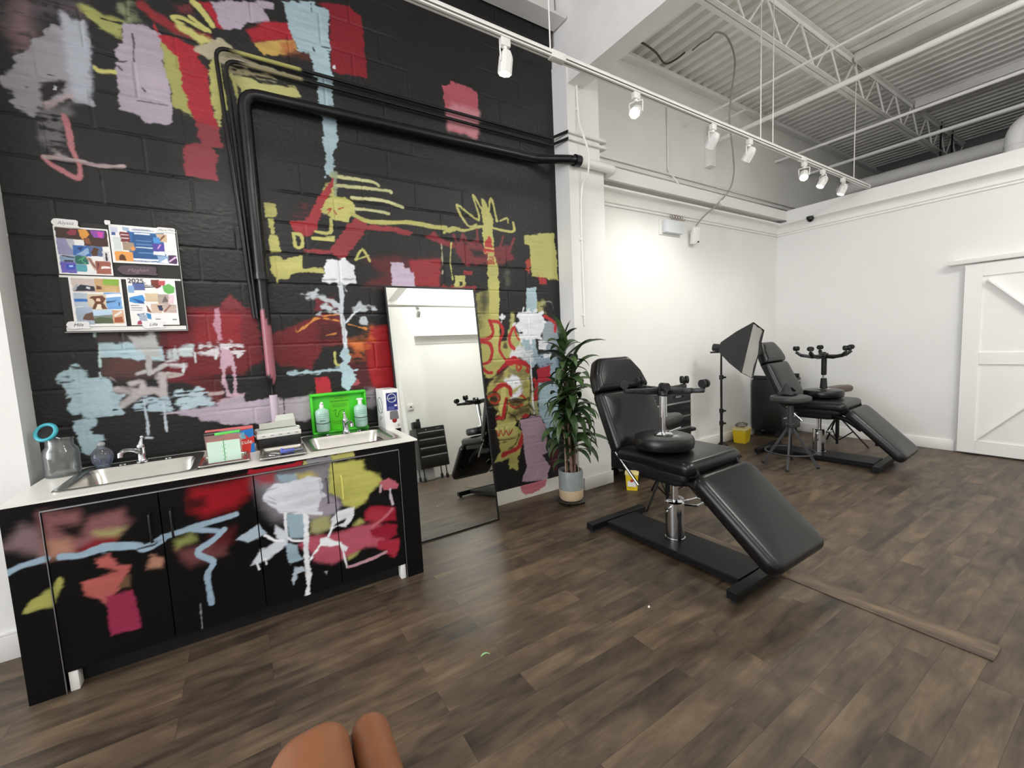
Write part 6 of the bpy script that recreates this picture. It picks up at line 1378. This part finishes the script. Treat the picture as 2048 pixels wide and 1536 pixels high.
cl = thing('folded_cloth', 'small dark crumpled cloth lying on the grey footring stool', 'cloth', (4.94, 2.25, .7725))
random.seed(3); m = MB(); rows = []
for i in range(13):
    row = []
    for k in range(13):
        u, v = i / 6 - 1, k / 6 - 1; r2 = u * u + v * v
        row.append(m.bm.verts.new((u * .11 * (1 - .1 * abs(v)), v * .08, .012 + max(0, .115 * math.exp(-((u + .15) ** 2 * 5 + (v - .1) ** 2 * 5))) + .012 * math.sin(5 * u + 3 * v) * math.exp(-r2) + random.uniform(-.004, .004))))
    rows.append(row)
for A, B in zip(rows, rows[1:]):
    for k in range(12): m.bm.faces.new((A[k], A[k + 1], B[k + 1], B[k]))
o = m.build('cloth_sheet', mat('dark_cloth', (44, 44, 45), .8, var=.2), cl, smooth=70); md = o.modifiers.new('s', 'SOLIDIFY'); md.thickness = .006
MB().box((.055, -.02, .055), (.07, .045, .012), (0, R(38), R(-15)), .004).build('phone_edge', M_black, cl)

# arm rest stands on tripods
def armrest(label, loc, rz, pad_z, pad_rgb):
    t = thing('armrest_stand', label, 'armrest', loc, rz, 'tripod armrest stands')
    MB().cyl((0, 0, .02), (0, 0, pad_z - .05), .014, n=14).cyl((0, 0, .10), (0, 0, .38), .020, n=14).build('pole', M_black_metal, t)
    for k in range(3):
        a = k * 2 * PI / 3; ca, sa = math.cos(a), math.sin(a)
        MB().tube([(.02 * ca, .02 * sa, .36), (.31 * ca, .31 * sa, .008)], .009, 8).build('leg', M_black_metal, t)
        MB().tube([(.018 * ca, .018 * sa, .07), (.16 * ca, .16 * sa, .195)], .007, 8).build('brace', M_black_metal, t)
    MB().lathe([(.024, .35), (.026, .36), (.026, .39), (.02, .40)], n=14).build('collar', M_black, t)
    MB().slab([(-.17, -.075), (.17, -.075), (.17, .075), (-.17, .075)], .065, .028, 4, M=Matrix.Translation((0, 0, pad_z - .065)) @ Matrix.Rotation(R(3), 4, 'Y'), rnd=.05).build('pad', mat('pad_%d' % pad_rgb[0], pad_rgb, .45, var=.1, bump=.1, bscale=150), t, smooth=70)
    MB().box((0, 0, pad_z - .068), (.10, .08, .02), None, .004).build('pad_bracket', M_black, t)
armrest('black tripod armrest stand behind the near chair', (3.06, 2.36, 0), R(185), .775, (52, 52, 52))
armrest('tripod armrest stand with a brownish pad behind the far chair', (6.22, 2.26, 0), R(160), .745, (96, 82, 76))

# ------------------------------------------------------------------ tool chests
M_chest = mat('chest_black', (20, 20, 21), .35, var=.08)
def chest(label, x0, x1, y0, y1, z0, z1, faces, face=-1, logo=None, tray_side=True, group='black rolling tool chests'):
    """drawer fronts face -y when face is -1, +y when 1"""
    t = thing('tool_chest', label, 'tool chest', ((x0 + x1) / 2, (y0 + y1) / 2, 0), 0, group)
    w, d = (x1 - x0) / 2, (y1 - y0) / 2; yf = face * d
    MB().span((-w, -d, z0), (w, d, z1), .006).build('cabinet_body', M_chest, t)
    MB().span((-w + .01, -d + .01, z1 + .0005), (w - .01, d - .01, z1 + .008), .003).build('top_mat', M_rubber, t)
    for (a, b_) in faces:
        dr_ = MB().span((-w + .02, yf - .006, a + .004), (w - .02, yf + .006, b_ - .004), .003).build('drawer', M_chest, t)
        MB().span((-w + .03, yf + face * .006, b_ - .030), (w - .03, yf + face * .026, b_ - .010), .004).build('handle', M_alu, dr_)
    for sx in (-1, 1):
        for sy in (-1, 1):
            k = MB().cyl((sx * (w - .06), sy * (d - .06), z0), (sx * (w - .06), sy * (d - .06), .06), .012, n=10).cyl((sx * (w - .06) - .014, sy * (d - .06), .045), (sx * (w - .06) + .014, sy * (d - .06), .045), .045, n=22); k.build('caster', M_rubber, t)
    if logo:
        MB().box((w * .52, yf + face * .0005, z1 - .035), (.17, .002, .030), None, .0).build('badge', M_black, t, smooth=0)
        text('lettering', logo, .030, mat('badge_grey', (170, 170, 172), .4), t, (w * .52, yf + face * .002, z1 - .035), (R(90), 0, 0 if face < 0 else PI))
        MB().cyl((-w * .35, yf, z1 - .04), (-w * .35, yf + face * .008, z1 - .04), .010, n=12).build('lock', M_chrome, t)
    return t
cB = chest('black tool chest with bright drawer handles behind the near chair', 3.22, 4.11, 2.85, 3.255, .11, .85, [(.12, .36), (.37, .49), (.50, .62), (.63, .77)], -1, 'HUSKY')
MB().slab([(0, -.18), (.14, -.18), (.14, .16), (0, .16)], .03, .006, M=Matrix.Translation((.4455, 0, .40)), rnd=.03).build('side_tray', M_chest, cB)
cA = chest('black tool chest beside the softbox in the corner, plain side to the room', 6.10, 6.64, 2.86, 3.255, .09, .80, [(.10, .30), (.31, .52), (.53, .78)], -1)
for x in (-.27, .245): MB().span((x, -.18, .8005), (x + .025, .18, .855), .004).build('side_lip', M_chest, cA)
cC = chest('black tool chest on the opposite side of the room, seen only in the mirror', 2.72, 3.30, -2.12, -1.72, .25, 1.03, [(.26, .50), (.51, .66), (.67, .82), (.83, .96)], 1, 'HUSKY')
kb = thing('tool_bag', 'dark bag on the chest seen in the mirror', 'bag', (2.80, -1.92, 1.0385)); MB().box((0, 0, .07), (.16, .14, .14), None, .02).box((.05, 0, .16), (.05, .10, .06), None, .01).build('bag_body', M_black, kb)
so = thing('wall_socket', 'small white wall plate seen in the mirror', 'socket', (2.82, Y0 + .2205, 1.50)); MB().span((-.06, 0, -.06), (.06, .02, .06), .004).build('plate', M_plastic_w, so); MB().span((-.02, .0201, -.012), (.02, .022, .012)).build('slot', M_black, so)

# ------------------------------------------------------------------ yellow containers
M_yel = mat('yellow_plastic', (240, 208, 40), .4); M_ylid = mat('pale_yellow_lid', (235, 218, 150), .45)
def sharps(label, loc, rz, w_, d_, h_, lab):
    t = thing('sharps_container', label, 'container', loc, rz, 'yellow sharps bins on the floor')
    m = MB(); lo_ = round_poly([(-w_ * .84, -d_ * .84), (w_ * .84, -d_ * .84), (w_ * .84, d_ * .84), (-w_ * .84, d_ * .84)], .014); n = len(lo_)
    A = [m.bm.verts.new((x, y, 0)) for x, y in lo_]; B = [m.bm.verts.new((x / .84, y / .84, h_ * .86)) for x, y in lo_]
    for k in range(n): m.bm.faces.new((A[k], A[(k + 1) % n], B[(k + 1) % n], B[k]))
    m.bm.faces.new(A[::-1]); m.bm.faces.new(B); m.build('bin_body', M_yel, t)
    MB().slab([(-w_ * 1.07, -d_ * 1.07), (w_ * 1.07, -d_ * 1.07), (w_ * 1.07, d_ * 1.07), (-w_ * 1.07, d_ * 1.07)], h_ * .10, .004, M=Matrix.Translation((0, 0, h_ * .8605)), rnd=.016).build('lid', M_ylid, t)
    if lab:
        MB().box((0, -d_ * .945, h_ * .46), (w_ * 1.3, .002, h_ * .46), (R(-7), 0, 0)).build('label', M_plastic_w, t, smooth=0)
        MB().cyl((0, -d_ * .965, h_ * .56), (0, -d_ * .955 - .004, h_ * .56), w_ * .24, n=18).build('hazard_dot', mat('hazard_red', (190, 50, 40), .5), t)
    return t
sharps('small yellow sharps container with a white label under the near chair', (3.10, 2.80, 0), R(-50), .060, .055, .175, True)
s2_ = sharps('larger yellow sharps container beside the black chest under the softbox', (5.60, 3.12, 0), R(10), .105, .085, .20, False)
m = MB(); m.ball((0, 0, 0), .085, (1, .8, .35)); random.seed(8)
for v in m.bm.verts: v.co += Vector((random.uniform(-1, 1), random.uniform(-1, 1), random.uniform(-1, 1))) * .012
pb2 = thing('plastic_bag', 'crumpled clear bag on top of the larger yellow container', 'bag', (5.60, 3.12, .232)); m.build('bag_film', mat_glass('bag_film', (240, 240, 235), .2), pb2)

# ------------------------------------------------------------------ softbox on its stand
sx_, sy_ = 4.775, 2.905
sf = thing('softbox', 'black softbox with pale diffuser tipped down on a tall black stand', 'softbox light', (sx_, sy_, 0))
MB().cyl((0, 0, .03), (0, 0, .55), .016, n=14).cyl((0, 0, .55), (0, 0, .95), .012, n=14).cyl((0, 0, .95), (0, 0, 1.27), .010, n=14).build('pole', M_black_metal, sf)
for k, z in enumerate((.40, .55, .95)):
    MB().cyl((0, 0, z - .025), (0, 0, z + .025), .024, n=14).cyl((0, -.02, z), (.03, -.035, z), .012, n=10).build('knob', M_black, sf)
for k in range(3):
    a = R(50) + k * 2 * PI / 3; ca, sa = math.cos(a), math.sin(a)
    MB().tube([(.018 * ca, .018 * sa, .17), (.22 * ca, .22 * sa, .012)], .009, 8).build('leg', M_black_metal, sf)
    MB().tube([(.016 * ca, .016 * sa, .04), (.11 * ca, .11 * sa, .095)], .007, 8).build('brace', M_black_metal, sf)
nrm = Vector((.14, -.98, -.12)).normalized(); up = Vector((0, 0, 1)); ux = nrm.cross(up).normalized(); uy = ux.cross(nrm).normalized(); ux, uy = ux * math.cos(R(15)) + uy * math.sin(R(15)), uy * math.cos(R(15)) - ux * math.sin(R(15))
Mh = Matrix((ux, uy, -nrm)).transposed().to_4x4(); Mh.translation = Vector((0, 0, 1.295))
def fr(hw, hh, dd): return [Mh @ Vector((x, y, -dd)) for x, y in ((-hw, -hh), (hw, -hh), (hw, hh), (-hw, hh))]
m = MB(); back_, front_ = [m.bm.verts.new(p) for p in fr(.055, .055, 0)], [m.bm.verts.new(p) for p in fr(.18, .285, .35)]; mid_ = [m.bm.verts.new(p) for p in fr(.12, .18, .17)]
for A, B in ((back_, mid_), (mid_, front_)):
    for k in range(4): m.bm.faces.new((A[k], A[(k + 1) % 4], B[(k + 1) % 4], B[k]))
m.bm.faces.new(back_[::-1]); o = m.build('hood', mat('softbox_cloth', (38, 38, 39), .75, var=.1), sf, smooth=0); md = o.modifiers.new('s', 'SOLIDIFY'); md.thickness = .004
q = fr(.174, .279, .335); m = MB(); m.poly(q); bmesh.ops.subdivide_edges(m.bm, edges=m.bm.edges[:], cuts=7, use_grid_fill=True)
for v in m.bm.verts: v.co += nrm * (.006 * math.sin(v.co.z * 22) + .004 * math.sin(v.co.x * 40))
m.build('diffuser', mat('diffuser_cloth', (178, 176, 172), .8, var=.04), sf, smooth=60)
m = MB(); m.tube([Mh @ Vector((0, 0, .09)), Mh @ Vector((0, 0, .0))], .045, 18); m.bar((-.03, .0, 1.25), (-.12, .06, 1.25), .02, .02); m.build('lamp_holder', M_black, sf)
MB().tube(smooth_path([(.02, .02, 1.2), (.03, .03, .8), (.025, .02, .5), (.04, .03, .2), (.10, .05, .02)], 5), .004, 6).build('cord', M_rubber, sf)

# ------------------------------------------------------------------ tan padded seat at the lower edge
ac = thing('padded_seat', 'tan brown leather padded seat with a dark seam, cut off by the bottom edge', 'seat', (.10, .66, 0), R(-3))
q = N('tan_leather'); nz = q.n('ShaderNodeTexNoise'); nz.inputs['Scale'].default_value = 5; nz.inputs['Detail'].default_value = 5; q.l(q.coord(), nz.inputs['Vector'])
rp = q.n('ShaderNodeValToRGB'); rp.color_ramp.elements[0].position = .3; rp.color_ramp.elements[0].color = (*lin((118, 73, 46)), 1); rp.color_ramp.elements[1].position = .75; rp.color_ramp.elements[1].color = (*lin((144, 94, 64)), 1)
q.l(nz.outputs['Fac'], rp.inputs['Fac']); q.l(rp.outputs['Color'], q.p.inputs['Base Color']); q.p.inputs['Roughness'].default_value = .5
b_ = q.n('ShaderNodeTexNoise'); b_.inputs['Scale'].default_value = 160; q.l(q.coord(), b_.inputs['Vector']); q.bump(b_.outputs['Fac'], .15, .002); M_tan = q.m
def lobe(x0, x1, y0, y1, z0, z1, seedv):
    m = MB(); m.box(((x0 + x1) / 2, (y0 + y1) / 2, (z0 + z1) / 2), (x1 - x0, y1 - y0, z1 - z0), None, .062, 8)
    bmesh.ops.subdivide_edges(m.bm, edges=[e for e in m.bm.edges if e.calc_length() > .06], cuts=5, use_grid_fill=True)
    for v in m.bm.verts:
        x, y, z = v.co
        v.co.z += .010 * math.sin((x + seedv) * 17) * math.sin(y * 11 + seedv) + .006 * math.exp(-((y - y1 + .1) ** 2) * 300) * math.sin(x * 60)
        if z > z1 - .05: v.co.z -= .18 * max(0, (y - y1 + .16)) ** 1.3
    return m
lobe(-.150, .018, -.62, .40, .28, .612, 1).build('left_pad', M_tan, ac, smooth=80); lobe(.024, .112, -.62, .40, .28, .575, 3).build('right_pad', M_tan, ac, smooth=80)
MB().span((-.14, -.60, .06), (.10, .36, .285), .02).build('base', M_tan, ac)
for x in (-.11, .07):
    for y in (-.56, .31): MB().cyl((x, y, 0), (x, y, .062), .018, n=12).build('leg', mat('leg_wood', (60, 42, 30), .5), ac)
